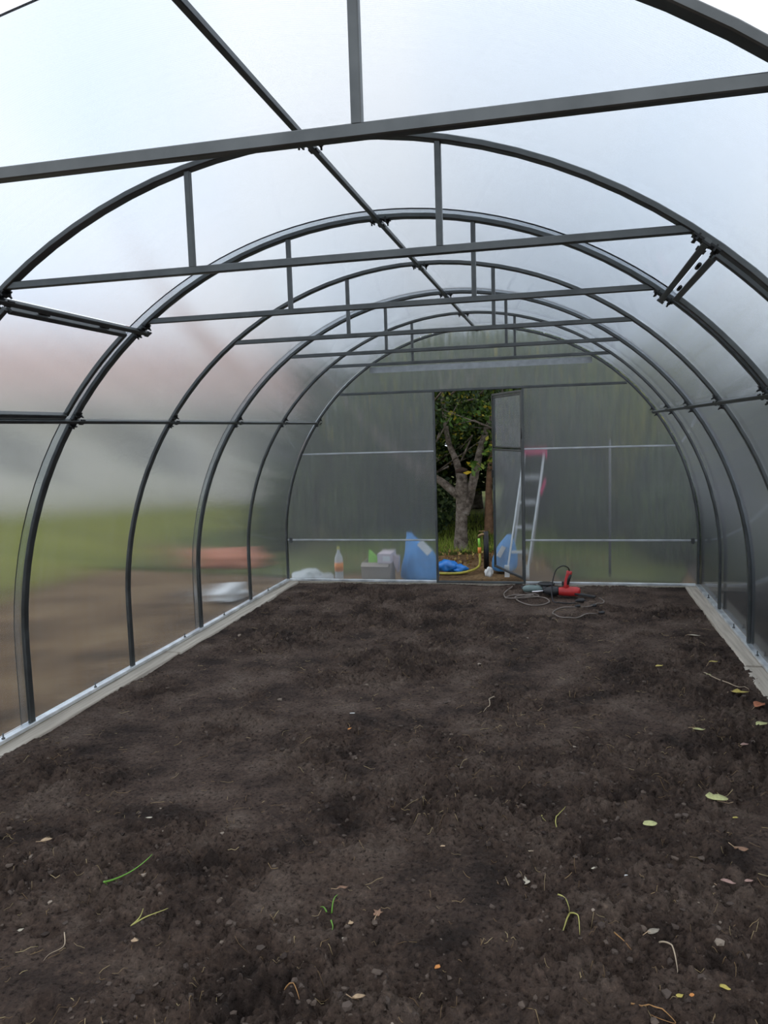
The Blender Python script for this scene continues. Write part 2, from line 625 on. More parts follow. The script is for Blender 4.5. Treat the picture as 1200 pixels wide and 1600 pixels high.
DENTS = []
_r = random.Random(4)
for _i in range(70):
    DENTS.append((_r.uniform(-1.6, 1.6), _r.uniform(1.4, 7.2), _r.uniform(-0.6, 0.6) + math.pi / 2 * _r.choice((0, 1)), _r.uniform(0.09, 0.16), _r.uniform(0.04, 0.07), _r.uniform(0.010, 0.032)))


def sz(x, y):
    return float(soil_h(np.array([x]), np.array([y]))[0])


def build_soil():
    ys = [0.3]
    while ys[-1] < 7.50:
        ys.append(ys[-1] + (0.02 if ys[-1] < 1.3 else 0.0065 + 0.0022 * max(0, ys[-1] - 1.5)))
    ys = np.array(ys)
    xs = np.linspace(-1.90, 1.90, 440)
    X, Y = np.meshgrid(xs, ys)
    Z = soil_h(X, Y)
    nx, ny = len(xs), len(ys)
    co = np.stack([X, Y, Z], -1).reshape(-1, 3)
    idx = np.arange(nx * ny).reshape(ny, nx)
    q = np.stack([idx[:-1, :-1], idx[:-1, 1:], idx[1:, 1:], idx[1:, :-1]], -1).reshape(-1, 4)
    me = bpy.data.meshes.new('floor')
    me.vertices.add(len(co))
    me.vertices.foreach_set('co', co.ravel())
    me.loops.add(q.size)
    me.loops.foreach_set('vertex_index', q.ravel().astype(np.int32))
    me.polygons.add(len(q))
    me.polygons.foreach_set('loop_start', np.arange(0, q.size, 4, dtype=np.int32))
    me.polygons.foreach_set('use_smooth', np.ones(len(q), bool))
    me.update(calc_edges=True)
    me.validate()
    me.materials.append(SOIL)
    o = bpy.data.objects.new('floor', me)
    COL.objects.link(o)
    return setp(o, 'bare dark brown soil covering the whole greenhouse floor', None, None, 'structure')


FLOOR = build_soil()


# outdoor ground: one sheet with a hole-free plane just lower than the boards
def flat(name, pts, z, mat, label, thick=0.03):
    mb = MB()
    n = len(pts)
    vs = [(x, y, z) for x, y in pts] + [(x, y, z - thick) for x, y in pts]
    fs = [tuple(range(n)), tuple(range(2 * n - 1, n - 1, -1))]
    fs += [(i, i + n, (i + 1) % n + n, (i + 1) % n) for i in range(n)]
    mb.add(vs, fs)
    return mb.build(name, mat, None, label=label, kind='structure')


flat('ground', [(-60, -25), (60, -25), (60, 70), (-60, 70)], -0.09, EARTH, 'brown garden earth around the greenhouse', 0.1)


def ragged(x0, x1, y0, y1, amp, seed):
    r = random.Random(seed)
    pts = []
    N = 14
    for i in range(N):
        pts.append((x0 + (x1 - x0) * i / N, y0 + r.uniform(-amp, amp)))
    for i in range(N):
        pts.append((x1 + r.uniform(-amp, amp), y0 + (y1 - y0) * i / N))
    for i in range(N):
        pts.append((x1 + (x0 - x1) * i / N, y1 + r.uniform(-amp, amp)))
    for i in range(N):
        pts.append((x0 + r.uniform(-amp, amp), y1 + (y0 - y1) * i / N))
    return pts


flat('lawn', ragged(-26, -5.0, 2, 20, 0.35, 3), -0.055, LAWN, 'mown green lawn left of the greenhouse')
flat('lawn', [(-5.2, 8.6), (-2.2, 8.1), (-1.2, 8.5), (-0.95, 9.6), (-0.1, 9.9), (0.55, 9.5), (0.75, 8.2), (1.9, 7.95), (2.4, 9.9), (6, 9.9), (7, 30), (-5.2, 30)], -0.06, LAWN_SHADE, 'green orchard grass behind the open doorway')
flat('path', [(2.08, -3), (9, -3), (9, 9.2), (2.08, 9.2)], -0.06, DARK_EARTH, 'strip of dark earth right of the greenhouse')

# baseboards and base rails --------------------------------------------------
for side, nm in ((-1, 'left'), (1, 'right')):
    e = empty('baseboard_' + nm, (side * 1.96, 4.4, 0), 'weathered timber boards along the %s edge of the soil' % nm, None, None, 'structure')
    cuts = [0.4, 2.6, 4.9, 6.82, 7.50] if side < 0 else [0.4, 3.1, 5.05, 7.50]
    for i in range(len(cuts) - 1):
        inn = 1.868 + (0.018 if (i + (side > 0)) % 2 else 0.0)
        c0, c1 = cuts[i] + 0.004, cuts[i + 1] - 0.004
        mb = MB()
        n = 14
        r = random.Random(i * 7 + side)
        top = []
        prev = None
        P = [Vector((side * (inn + 2.06) / 2, c0 + (c1 - c0) * k / n, -0.075)) for k in range(n + 1)]
        fr = []
        for k in range(n + 1):
            fr.append((Vector((1, 0, 0)), Vector((0, 0, 1))))
        w = 2.06 - inn
        mb.sweep([p + Vector((0, 0, r.uniform(-0.002, 0.002) - 0.003 * (i % 2))) for p in P], fr, chamf(w, 0.146, 0.006))
        mb.build('plank', BOARD, e)
    rail = MB()
    rail.bar((side * RA, 1.40, 0.011), (side * RA, 7.48, 0.011), 0.042, 0.022)
    o = rail.build('base_rail', STEEL_BRIGHT, e, label='bright zinc base rail on top of the boards')
    for yy in (1.9, 2.9, 3.25, 4.05, 5.2, 5.9, 6.9):
        b = MB()
        b.lathe([(0.009, 0), (0.009, 0.006), (0.004, 0.007), (0.004, 0.03)], 8, (side * (RA - 0.012), yy, 0.022))
        b.build('bolt', STEEL, o)

e = empty('baseboard_back', (0, Y_BACK, 0), 'weathered board under the end wall', None, None, 'structure')
mb = MB()
mb.box((0, 7.545, -0.06), (5.1 - 0.95, 0.085, 0.10))
mb.build('plank', BOARD, e)
mb = MB()
mb.box((2.33, 7.60, -0.03), (0.50, 0.05, 0.09))  # added strip imitating the end board's reflection in the right wall sheet
mb.build('plank', BOARD, e, label='pale strip standing in for the end board mirrored in the right wall')

# arches -----------------------------------------------------------------
ORD = ['nearest steel roof truss, cropped by the top edge of the picture', 'second steel arch from the camera, its crossbar ending at the roof vents', 'third steel arch from the camera, beside the far edge of the vents', 'fourth steel arch from the camera, in mid greenhouse', 'fifth steel arch from the camera, next to a sheet overlap', 'sixth steel arch, last one before the end wall', 'steel arch framing the end wall with the doorway']
for k, y in enumerate(ARCH_Y):
    a = empty('arch', (0, y, 0), ORD[k], 'arch', 'galvanised steel arches')
    z0 = 0.023 if k else 0.0
    mb = arch_sweep(MB(), arch_path(0.0, z0), y, 0.040, TUBE)
    mb.build('hoop', STEEL, a)
    if k == 6:
        continue
    w = half_w(H_BAR, -TUBE / 2) - 0.002
    zb = H_BAR - (0.018 if k == 0 else 0)
    w = half_w(zb - 0.0125, -TUBE / 2 + 0.002)
    MB().bar((-w, y, zb), (w, y, zb), 0.025, 0.025).build('crossbar', STEEL, a)
    for xs_ in (-0.435, 0.415 if k else 0.428):
        zt = ZC + (RB - TUBE / 2) * math.sqrt(1 - (xs_ / (RA - TUBE / 2)) ** 2)
        MB().bar((xs_, y, zb + 0.0125), (xs_, y, zt - 0.001), 0.020, 0.022, up=(0, 1, 0)).build('strut', STEEL, a)


# purlins -------------------------------------------------------------------
def clamp_mb(x, z, y, ang):
    """crab clamp where a purlin crosses a hoop; ang = outward normal angle"""
    n = Vector((math.cos(ang), 0, math.sin(ang)))
    t = Vector((-math.sin(ang), 0, math.cos(ang)))
    yv = Vector((0, 1, 0))
    c = Vector((x, y, z))
    mb = MB()
    rot = Matrix((t, yv, n)).transposed()
    for s in (-1, 1):
        mb.box(c + t * 0.030 * s + n * 0.002, (0.034, 0.048, 0.006), rot)
        mb.box(c + t * 0.030 * s - n * 0.0, (0.006, 0.05, 0.022), rot)
        mb.box(c + yv * 0.040 * s - n * 0.012, (0.030, 0.034, 0.006), rot)
    for s, q in ((-1, 1), (1, -1)):
        p = c + t * 0.034 * s + yv * 0.012 * q
        mb.tube([p + n * 0.004, p - n * 0.022], 0.004, 6)
        mb.tube([p - n * 0.002, p - n * 0.009], 0.008, 6)
    return mb


def purlin(name, label, ang_deg, y0, y1, grp):
    a = math.radians(ang_deg)
    off = -TUBE / 2 - 0.0105
    x, z = arch_pt(ang_deg, off)
    na = math.atan2(math.sin(a) / RB, math.cos(a) / RA)
    up = (math.cos(na), 0, math.sin(na))
    e = empty(name, (x, y0, z), label, 'purlin', grp)
    MB().bar((x, y0, z), (x, y1, z), 0.020, 0.020, up=up).build('tube', STEEL, e)
    cx, cz = arch_pt(ang_deg, -TUBE / 2 - 0.004)
    for k, y in enumerate(ARCH_Y):
        if y0 < y < y1 + 0.03:
            clamp_mb(cx, cz, y, na).build('clamp', STEEL_DARK, e)
    return e


PA = ang_of_z(H_PURLIN)
purlin('purlin', 'long steel purlin under the ridge of the roof', 90, 0.9, 7.475, 'lengthwise purlins')
purlin('purlin', 'long steel purlin halfway up the right wall', PA, 0.9, 7.475, 'lengthwise purlins')
purlin('purlin', 'long steel purlin halfway up the left wall', 180 - PA, 0.9, 7.475, 'lengthwise purlins')

# side vents between the second and third arch --------------------------------
VA = ang_of_z(2.046)
VY0, VY1 = ARCH_Y[1], ARCH_Y[2]


def arc_range(a0, a1, off, n=14):
    return [arch_pt(a0 + (a1 - a0) * i / n, off) for i in range(n + 1)]


def sheet_shell(mb, a_list, y_list, off, th, skip=None, yfun=None):
    """curved twin-wall panel; a_list vault angles (degrees) or ('z', side, z) for the legs"""
    na, ny = len(a_list), len(y_list)

    def P(i, j, o):
        q = a_list[i]
        if isinstance(q, tuple):
            x, z = q[1] * (RA + o), q[2]
        else:
            x, z = arch_pt(q, o)
        y = y_list[j]
        if yfun:
            y = yfun(q, y)
        return (x, y, z)
    keep = [[not (skip and skip(i, j)) for j in range(ny - 1)] for i in range(na - 1)]
    vid, vs, fs, rim = {}, [], [], []

    def V(i, j, s):
        k = (i, j, s)
        if k not in vid:
            vid[k] = len(vs)
            vs.append(P(i, j, off + (th if s else 0)))
        return vid[k]
    for i in range(na - 1):
        for j in range(ny - 1):
            if not keep[i][j]:
                continue
            fs.append((V(i, j, 0), V(i, j + 1, 0), V(i + 1, j + 1, 0), V(i + 1, j, 0)))
            fs.append((V(i, j, 1), V(i + 1, j, 1), V(i + 1, j + 1, 1), V(i, j + 1, 1)))
            for (di, dj, e0, e1) in ((-1, 0, (i, j), (i, j + 1)), (1, 0, (i + 1, j + 1), (i + 1, j)), (0, -1, (i + 1, j), (i, j)), (0, 1, (i, j + 1), (i + 1, j + 1))):
                a, b = i + di, j + dj
                if not (0 <= a < na - 1 and 0 <= b < ny - 1 and keep[a][b]):
                    rim.append([P(*e0, off), P(*e0, off + th), P(*e1, off + th), P(*e1, off)])
    # inner skin must face the axis of the vault, outer skin away from it
    a, b, c = (Vector(vs[i]) for i in fs[0][:3])
    nrm = (b - a).cross(c - a)
    if nrm.dot(Vector((-a.x, 0, 0.4 - a.z))) < 0:
        fs = [tuple(reversed(f)) for f in fs]
        rim = [q[::-1] for q in rim]
    mb.add(vs, fs, True)
    for q in rim:
        mb.add(q, [(0, 1, 2, 3)])
    return mb


S_OFF, S_TH = TUBE / 2 + 0.0015, 0.006
GAPV = 0.016
SHEETS = [(1.47, 3.53, 0.009), (3.42, 5.545, 0.0), (5.445, 7.52, 0.009)]
wl_ = empty('wall_left', (-2, 4.5, 0), 'lower left wall of clear twin-wall sheets', None, None, 'structure')
wr_ = empty('wall_right', (2, 4.5, 0), 'lower right wall of clear twin-wall sheets', None, None, 'structure')
ce_ = empty('ceiling', (0, 4.5, 2.4), 'vaulted roof of clear twin-wall sheets', None, None, 'structure')


def near_edge(q, y):
    # the first sheet is cut a little askew at its near end
    if y > 1.6:
        return y
    a = q if not isinstance(q, tuple) else (0 if q[1] > 0 else 180)
    return 1.455 + 0.115 * min(1.0, max(0.0, (a - 50) / 50.0))


d1 = math.degrees(0.012 / RA)
for si, (y0, y1, lift) in enumerate(SHEETS):
    off = S_OFF + lift
    yf = near_edge if si == 0 else None
    for side, par in ((1, wr_), (-1, wl_)):
        al = [('z', side, z) for z in (0.024, 0.15, 0.30)]
        arc = [PA * i / 10 for i in range(11)]
        al += arc if side > 0 else [180 - a for a in arc]
        sheet_shell(MB(), al, [y0, (y0 + y1) / 2, y1], off, S_TH, yfun=yf).build('sheet', SHEET, par)
    av = sorted(set([PA, PA + d1, VA - d1, VA] + [PA + d1 + (VA - PA - 2 * d1) * i / 6 for i in range(1, 6)]))
    mid = [VA + (180 - 2 * VA) * i / 34 for i in range(1, 34)]
    al = av + mid + [180 - a for a in reversed(av)]
    yl = [y0, y1]
    skip = None
    if si == 0:
        yl = [y0, VY0 + 0.03, VY1 - 0.03, y1]
        skip = lambda i, j: j == 1 and ((1 <= i < len(av) - 2) or (len(al) - len(av) + 1 <= i < len(al) - 2))
    sheet_shell(MB(), al, yl, off, S_TH, skip, yf).build('sheet', SHEET, ce_)

for side, nm in ((-1, 'left'), (1, 'right')):
    A = lambda a: a if side > 0 else 180 - a
    up_n = lambda a: (math.cos(math.radians(A(a))), 0, math.sin(math.radians(A(a))))
    x, z = arch_pt(A(VA), -TUBE / 2 - 0.0105)
    r = empty('vent_rail', (x, VY0, z), 'short steel rail above the %s roof vent' % nm, 'rail', 'vent rails')
    MB().bar((x, VY0 - 0.05, z), (x, VY1 + 0.05, z), 0.022, 0.020, up=up_n(VA)).build('tube', STEEL, r)
    for y in (VY0, VY1):
        cx, cz = arch_pt(A(VA), -TUBE / 2 - 0.004)
        clamp_mb(cx, cz, y, math.radians(A(VA))).build('clamp', STEEL_DARK, r)
    v = empty('roof_vent', (*[arch_pt(A(VA), 0)[0]], (VY0 + VY1) / 2, 2.02), 'closed hinged vent with a curved steel frame in the %s roof slope' % nm, 'vent', 'side roof vents')
    s0, s1 = PA + 0.65, VA - 1.3
    ya, yb = VY0 + 0.082, VY1 - 0.082
    for y in (ya, yb):
        arch_sweep(MB(), arc_range(A(s0), A(s1), 0.0) if side > 0 else arc_range(A(s1), A(s0), 0.0), y, 0.022, 0.022).build('stile', STEEL, v)
    for a in (s0, s1):
        xx, zz = arch_pt(A(a), -0.004)
        MB().bar((xx, ya + 0.0125, zz), (xx, yb - 0.0125, zz), 0.022, 0.028, up=up_n(a)).build('frame_bar', STEEL, v)
    pa = [PA + 0.4 + (VA - PA - 0.8) * i / 8 for i in range(9)]
    if side < 0:
        pa = [180 - a for a in reversed(pa)]
    sheet_shell(MB(), pa, [VY0 + 0.036, VY1 - 0.036], 0.0125, S_TH).build('pane', SHEET, v)
    for y in (ya + 0.2, yb - 0.2):
        xx, zz = arch_pt(A(VA - 0.75), -0.008)
        MB().tube([(xx, y - 0.03, zz), (xx, y + 0.03, zz)], 0.007, 8).build('hinge', STEEL_DARK, v)

# end wall ------------------------------------------------------------------------
wb = empty('wall_back', (0, Y_BACK, 0), 'end wall of twin-wall sheets with a doorway', None, None, 'structure')
DX0, DX1, DTOP = -0.418, 0.412, 1.874
H1, H2 = 1.303, 0.426


def poly_shell(outline, y0, y1, name, mat, parent):
    mb = MB()
    n = len(outline)
    area = sum(outline[i][0] * outline[(i + 1) % n][1] - outline[(i + 1) % n][0] * outline[i][1] for i in range(n))
    if area < 0:
        outline = outline[::-1]
    vs = [(x, y0, z) for x, z in outline] + [(x, y1, z) for x, z in outline]
    fs = [tuple(range(n)), tuple(range(2 * n - 1, n - 1, -1))]
    fs += [(i, i + n, (i + 1) % n + n, (i + 1) % n) for i in range(n)]
    mb.add(vs, fs)
    return mb.build(name, mat, parent)


zt = DTOP + 0.02
YS0, YS1 = Y_BACK + 0.0215, Y_BACK + 0.029
edge = lambda z: half_w(z, 0.004)
zs = [0.0 + zt * i / 16 for i in range(17)]
poly_shell([(DX1 + 0.015, zt), (DX1 + 0.015, 0.0)] + [(edge(z), z) for z in zs], YS0, YS1, 'sheet', SHEET_G, wb)
poly_shell([(DX0 - 0.015, 0.0), (DX0 - 0.015, zt)] + [(-edge(z), z) for z in reversed(zs)], YS0, YS1, 'sheet', SHEET_G, wb)
at = ang_of_z(zt)
poly_shell([arch_pt(at + (180 - 2 * at) * i / 30, 0.004) for i in range(31)], YS0, YS1, 'sheet', SHEET_G, wb)
# steel bars of the end wall
wz = half_w(DTOP + 0.02, -0.012)
MB().bar((-wz, Y_BACK, DTOP + 0.0135), (wz, Y_BACK, DTOP + 0.0135), 0.022, 0.024).build('lintel_bar', STEEL, wb)
for xp in (DX0 - 0.0105, DX1 + 0.0105):
    MB().bar((xp, Y_BACK, 0.0), (xp, Y_BACK, DTOP + 0.001), 0.020, 0.036, up=(0, 1, 0)).build('door_post', STEEL, wb)
for zz in (H1, H2):
    for s, d in ((-1, DX0 - 0.021), (1, DX1 + 0.021)):
        MB().bar((d, Y_BACK + 0.004, zz), (s * (half_w(zz, -0.011)), Y_BACK + 0.004, zz), 0.016, 0.016).build('rail', STEEL_MID, wb)
        if zz == H2:
            cm = MB()
            cm.box((s * (half_w(zz) - 0.05), Y_BACK - 0.009, zz), (0.034, 0.005, 0.05))
            for q in (-0.02, 0.02):
                cm.tube([(s * (half_w(zz) - 0.05), Y_BACK - 0.012, zz + q), (s * (half_w(zz) - 0.05), Y_BACK - 0.022, zz + q)], 0.007, 6)
            cm.build('bracket', STEEL, wb)
for s, d in ((-1, DX0 - 0.021), (1, DX1 + 0.021)):
    MB().bar((d, Y_BACK, 0.012), (s * (RA - 0.022), Y_BACK, 0.012), 0.030, 0.024).build('base_rail', STEEL_BRIGHT, wb)
MB().bar((DX0, Y_BACK, 0.010), (DX1, Y_BACK, 0.010), 0.040, 0.020).build('door_sill', STEEL, wb)
w2 = half_w(2.15, 0.0)
sp = MB()
sp.box((0, Y_BACK + 0.0155, 2.112), (2 * w2 - 0.01, 0.006, 0.056))
sp.build('joint_strip', STRIP, wb, label='whitish strip where the upper end sheet overlaps')

# door leaf, swung outwards ----------------------------------------------------------
door = empty('door_1', (DX1 + 0.004, Y_BACK + 0.05, 0.03), 'open steel framed door leaf with two clear panes', None, None, 'structure')
LW, LH = 0.785, 1.835
parts = []


def leaf_part(name, mb, mat):
    me_o = mb.build(name, mat, None)
    me_o.parent = door
    return me_o


T = 0.022
for xx in (T / 2, LW - T / 2):
    leaf_part('stile', MB().bar((-xx, 0, 0), (-xx, 0, LH), T, T, up=(0, 1, 0)), STEEL)
for zz in (T / 2, 1.255, LH - T / 2):
    leaf_part('cross_rail', MB().bar((-T, 0, zz), (-LW + T, 0, zz), T, T), STEEL)
# small window in the upper part of the leaf, with a frame of its own
wf = empty('upper_window', (0, 0, 0))
wf.parent = door
for xx in (T + 0.016, LW - T - 0.016):
    o = MB().bar((-xx, 0.004, 1.275), (-xx, 0.004, LH - T - 0.006), 0.018, 0.018, up=(0, 1, 0)).build('stile', STEEL, None)
    o.parent = wf
for zz in (1.284, LH - T - 0.015):
    o = MB().bar((-T - 0.02, 0.004, zz), (-LW + T + 0.02, 0.004, zz), 0.018, 0.018).build('cross_rail', STEEL, None)
    o.parent = wf
mb = MB().box((-LW / 2, 0.018, (1.275 + LH) / 2 - 0.01), (LW - 0.05, 0.006, LH - 1.30))
o = mb.build('pane', SHEET_G, None)
o.parent = wf
leaf_part('pane', MB().box((-LW / 2, 0.017, 0.63), (LW - 0.012, 0.006, 1.235)), SHEET_G)
for zz in (0.25, 1.42):
    leaf_part('hinge', MB().tube([(0.006, -0.012, zz - 0.05), (0.006, -0.012, zz + 0.05)], 0.008, 8), BLACK)
leaf_part('latch', MB().box((-LW + 0.02, -0.018, 1.0), (0.03, 0.012, 0.08)), STEEL_DARK)
door.rotation_euler = (0, 0, -math.radians(64))

# ------------------------------------------------------------------ tools on the soil by the end wall
def drape(pts, r, n=6):
    """a cord laid over the soil"""
    out = []
    for p in spline([(x, y, dz) for x, y, dz in pts], n):
        out.append([p.x, p.y, sz(p.x, p.y) + r + 0.002 + max(0.0, p.z)])
    for _ in range(10):
        for i in range(1, len(out) - 1):
            g = sz(out[i][0], out[i][1]) + r
            out[i][2] = max(g, (out[i - 1][2] + out[i][2] + out[i + 1][2]) / 3)
    return out


DX, DY = 0.80, 7.02
dz0 = max(sz(DX + i * 0.04, DY) for i in range(-4, 5)) + 0.002
drill = empty('power_drill', (DX, DY, dz0), 'red corded power drill lying on its back with the handle up', 'drill')
RX = Matrix.Rotation(math.radians(90), 4, 'Y').to_3x3()
mb = MB()
mb.lathe([(0.018, -0.135), (0.034, -0.130), (0.042, -0.105), (0.044, -0.05), (0.042, 0.0), (0.036, 0.05), (0.030, 0.062), (0.022, 0.066)], 20, (DX + 0.0, DY, dz0 + 0.044), RX @ Matrix.Rotation(math.pi, 3, 'X'))
mb.build('body', RED, drill)
mb = MB()
mb.lathe([(0.035, 0.0), (0.041, 0.01), (0.043, 0.06), (0.036, 0.095), (0.024, 0.12), (0.014, 0.128)], 20, (DX - 0.055, DY, dz0 + 0.044), Matrix.Rotation(math.radians(-90), 3, 'Y'))
mb.build('chuck', BLACK, drill, label='black rubber covered chuck')
MB().tube([(DX - 0.175, DY, dz0 + 0.044), (DX - 0.29, DY - 0.01, dz0 + 0.036)], [0.008, 0.007], 8).build('bit', SILVER, drill, label='shiny drill bit')
hp = [(DX + 0.012, DY, dz0 + 0.06), (DX + 0.012, DY, dz0 + 0.11), (DX + 0.022, DY, dz0 + 0.16), (DX + 0.036, DY, dz0 + 0.20), (DX + 0.040, DY, dz0 + 0.228)]
MB().tube(hp, [0.030, 0.023, 0.022, 0.024, 0.026], 14).build('handle', RED, drill)
MB().tube([(p[0] + 0.012, p[1] - 0.012, p[2]) for p in hp[1:4]], [0.013, 0.016, 0.014], 10).build('grip', BLACK, drill, label='black rubber grip')
MB().box((DX - 0.018, DY - 0.004, dz0 + 0.115), (0.018, 0.02, 0.035)).build('trigger', BLACK, drill)
mb = MB()
mb.bar((DX + 0.09, DY - 0.02, dz0 + 0.03), (DX + 0.26, DY - 0.07, dz0 + 0.012), 0.045, 0.016)
mb.build('side_handle', BLACK, drill, label='flat black side handle')
pts = [(DX + 0.040, DY, dz0 + 0.226), (DX + 0.028, DY - 0.01, dz0 + 0.262), (DX - 0.02, DY - 0.03, dz0 + 0.280), (DX - 0.075, DY - 0.05, dz0 + 0.245), (DX - 0.105, DY - 0.07, dz0 + 0.15), (DX - 0.115, DY - 0.10, dz0 + 0.06)]
end = [(DX - 0.10, DY - 0.16), (DX - 0.05, DY - 0.22), (DX + 0.03, DY - 0.24), (DX + 0.09, DY - 0.235)]
pts += [(x, y, sz(x, y) + 0.007) for x, y in end]
MB().tube(spline(pts, 8), 0.0055, 8).build('cord', BLACK, drill)
mb = MB()
q = (DX + 0.125, DY - 0.245)
qz = sz(*q) + 0.024
mb.tube([(q[0] - 0.04, q[1], qz - 0.006), (q[0] - 0.01, q[1], qz), (q[0] + 0.03, q[1], qz), (q[0] + 0.036, q[1], qz)], [0.007, 0.018, 0.021, 0.018], 12)
for s in (-1, 1):
    mb.tube([(q[0] + 0.036, q[1] + 0.009 * s, qz), (q[0] + 0.055, q[1] + 0.009 * s, qz)], 0.003, 6)
mb.build('plug', BLACK, drill)

GX, GY = 0.515, 7.10
gz = max(sz(GX + i * 0.04, GY) for i in range(-3, 5)) + 0.002
gt = empty('angle_grinder', (GX, GY, gz), 'grey green power tool with a black flat guard lying beside the doorway', 'power tool')
MB().tube([(GX - 0.09, GY, gz + 0.026), (GX - 0.07, GY, gz + 0.034), (GX - 0.02, GY, gz + 0.038), (GX + 0.05, GY, gz + 0.036), (GX + 0.085, GY, gz + 0.030)], [0.018, 0.030, 0.036, 0.033, 0.024], 16).build('body', GREYGREEN, gt)
MB().lathe([(0.028, 0.0), (0.034, 0.012), (0.030, 0.06), (0.015, 0.066)], 16, (GX + 0.11, GY, gz + 0.004)).build('gear_head', BLACK, gt)
MB().lathe([(0.020, 0.0), (0.075, 0.003), (0.077, 0.016), (0.060, 0.020), (0.02, 0.02)], 24, (GX + 0.12, GY + 0.045, gz + 0.066)).build('guard', BLACK, gt, label='flat round black guard')
MB().tube([(GX - 0.03, GY, gz + 0.070), (GX + 0.03, GY, gz + 0.070)], 0.007, 8).build('switch', BLACK, gt)

ec = empty('extension_cord', (0.45, 6.9, 0), 'loosely coiled beige grey cord on the soil in front of the door sill', 'cord')
coil = [(0.33, 7.36, 0), (0.29, 7.22, 0), (0.255, 7.08, 0), (0.28, 6.94, 0), (0.36, 6.88, 0.004), (0.48, 6.90, 0.0), (0.57, 7.00, 0.004), (0.50, 7.00, 0.010), (0.37, 6.93, 0.010), (0.40, 6.80, 0.0), (0.50, 6.69, 0.0), (0.60, 6.70, 0), (0.665, 6.82, 0), (0.63, 6.95, 0.0), (0.52, 6.965, 0.014), (0.36, 6.99, 0.012), (0.28, 6.88, 0.008), (0.40, 6.85, 0.016), (0.52, 6.99, 0.014), (0.44, 7.14, 0.0), (0.43, 7.25, 0.0)]
MB().tube(drape(coil, 0.0055), 0.0055, 8).build('cable', CORD, ec)
x, y = coil[-1][:2]
MB().tube([(x, y, sz(x, y) + 0.018), (x - 0.02, y + 0.05, sz(x, y) + 0.020)], 0.017, 10).build('socket', BLACK, ec)
c2 = empty('tool_cord', (0.95, 6.6, 0), 'thin grey cord looping over the soil right of the drill', 'cord')
lp = [(1.09, 6.975, 0), (1.115, 6.93, 0), (1.13, 6.85, 0), (1.10, 6.74, 0), (1.02, 6.67, 0), (0.90, 6.655, 0), (0.79, 6.65, 0), (0.72, 6.54, 0), (0.70, 6.40, 0), (0.735, 6.27, 0), (0.80, 6.205, 0), (0.88, 6.215, 0), (0.97, 6.32, 0), (1.07, 6.40, 0)]
MB().tube(drape(lp, 0.005), 0.005, 8).build('cable', CORD, c2)
for (x, y, nm) in ((1.03, 6.68, 'strain_relief'), (0.90, 6.66, 'strain_relief'), (1.085, 6.41, 'plug')):
    z = sz(x, y) + 0.015
    MB().tube([(x - 0.02, y, z), (x + 0.012, y, z), (x + 0.028, y, z)], [0.008, 0.015, 0.012], 10).build(nm, BLACK, c2)

# ------------------------------------------------------------------ litter on the soil
LM = {}


def leaf_material(name, col):
    if name not in LM:
        LM[name] = simple(name, col, 0.7, vary=0.22, scale=90)
    return LM[name]


LCOL = {'green': (0.50, 0.50, 0.22), 'yellow': (0.52, 0.42, 0.10), 'tan': (0.46, 0.32, 0.19), 'brown': (0.27, 0.15, 0.09), 'rust': (0.42, 0.15, 0.07),
        'pink': (0.36, 0.22, 0.18), 'pale': (0.55, 0.49, 0.38), 'white': (0.70, 0.70, 0.68), 'grey': (0.30, 0.26, 0.20), 'orange': (0.60, 0.24, 0.06)}


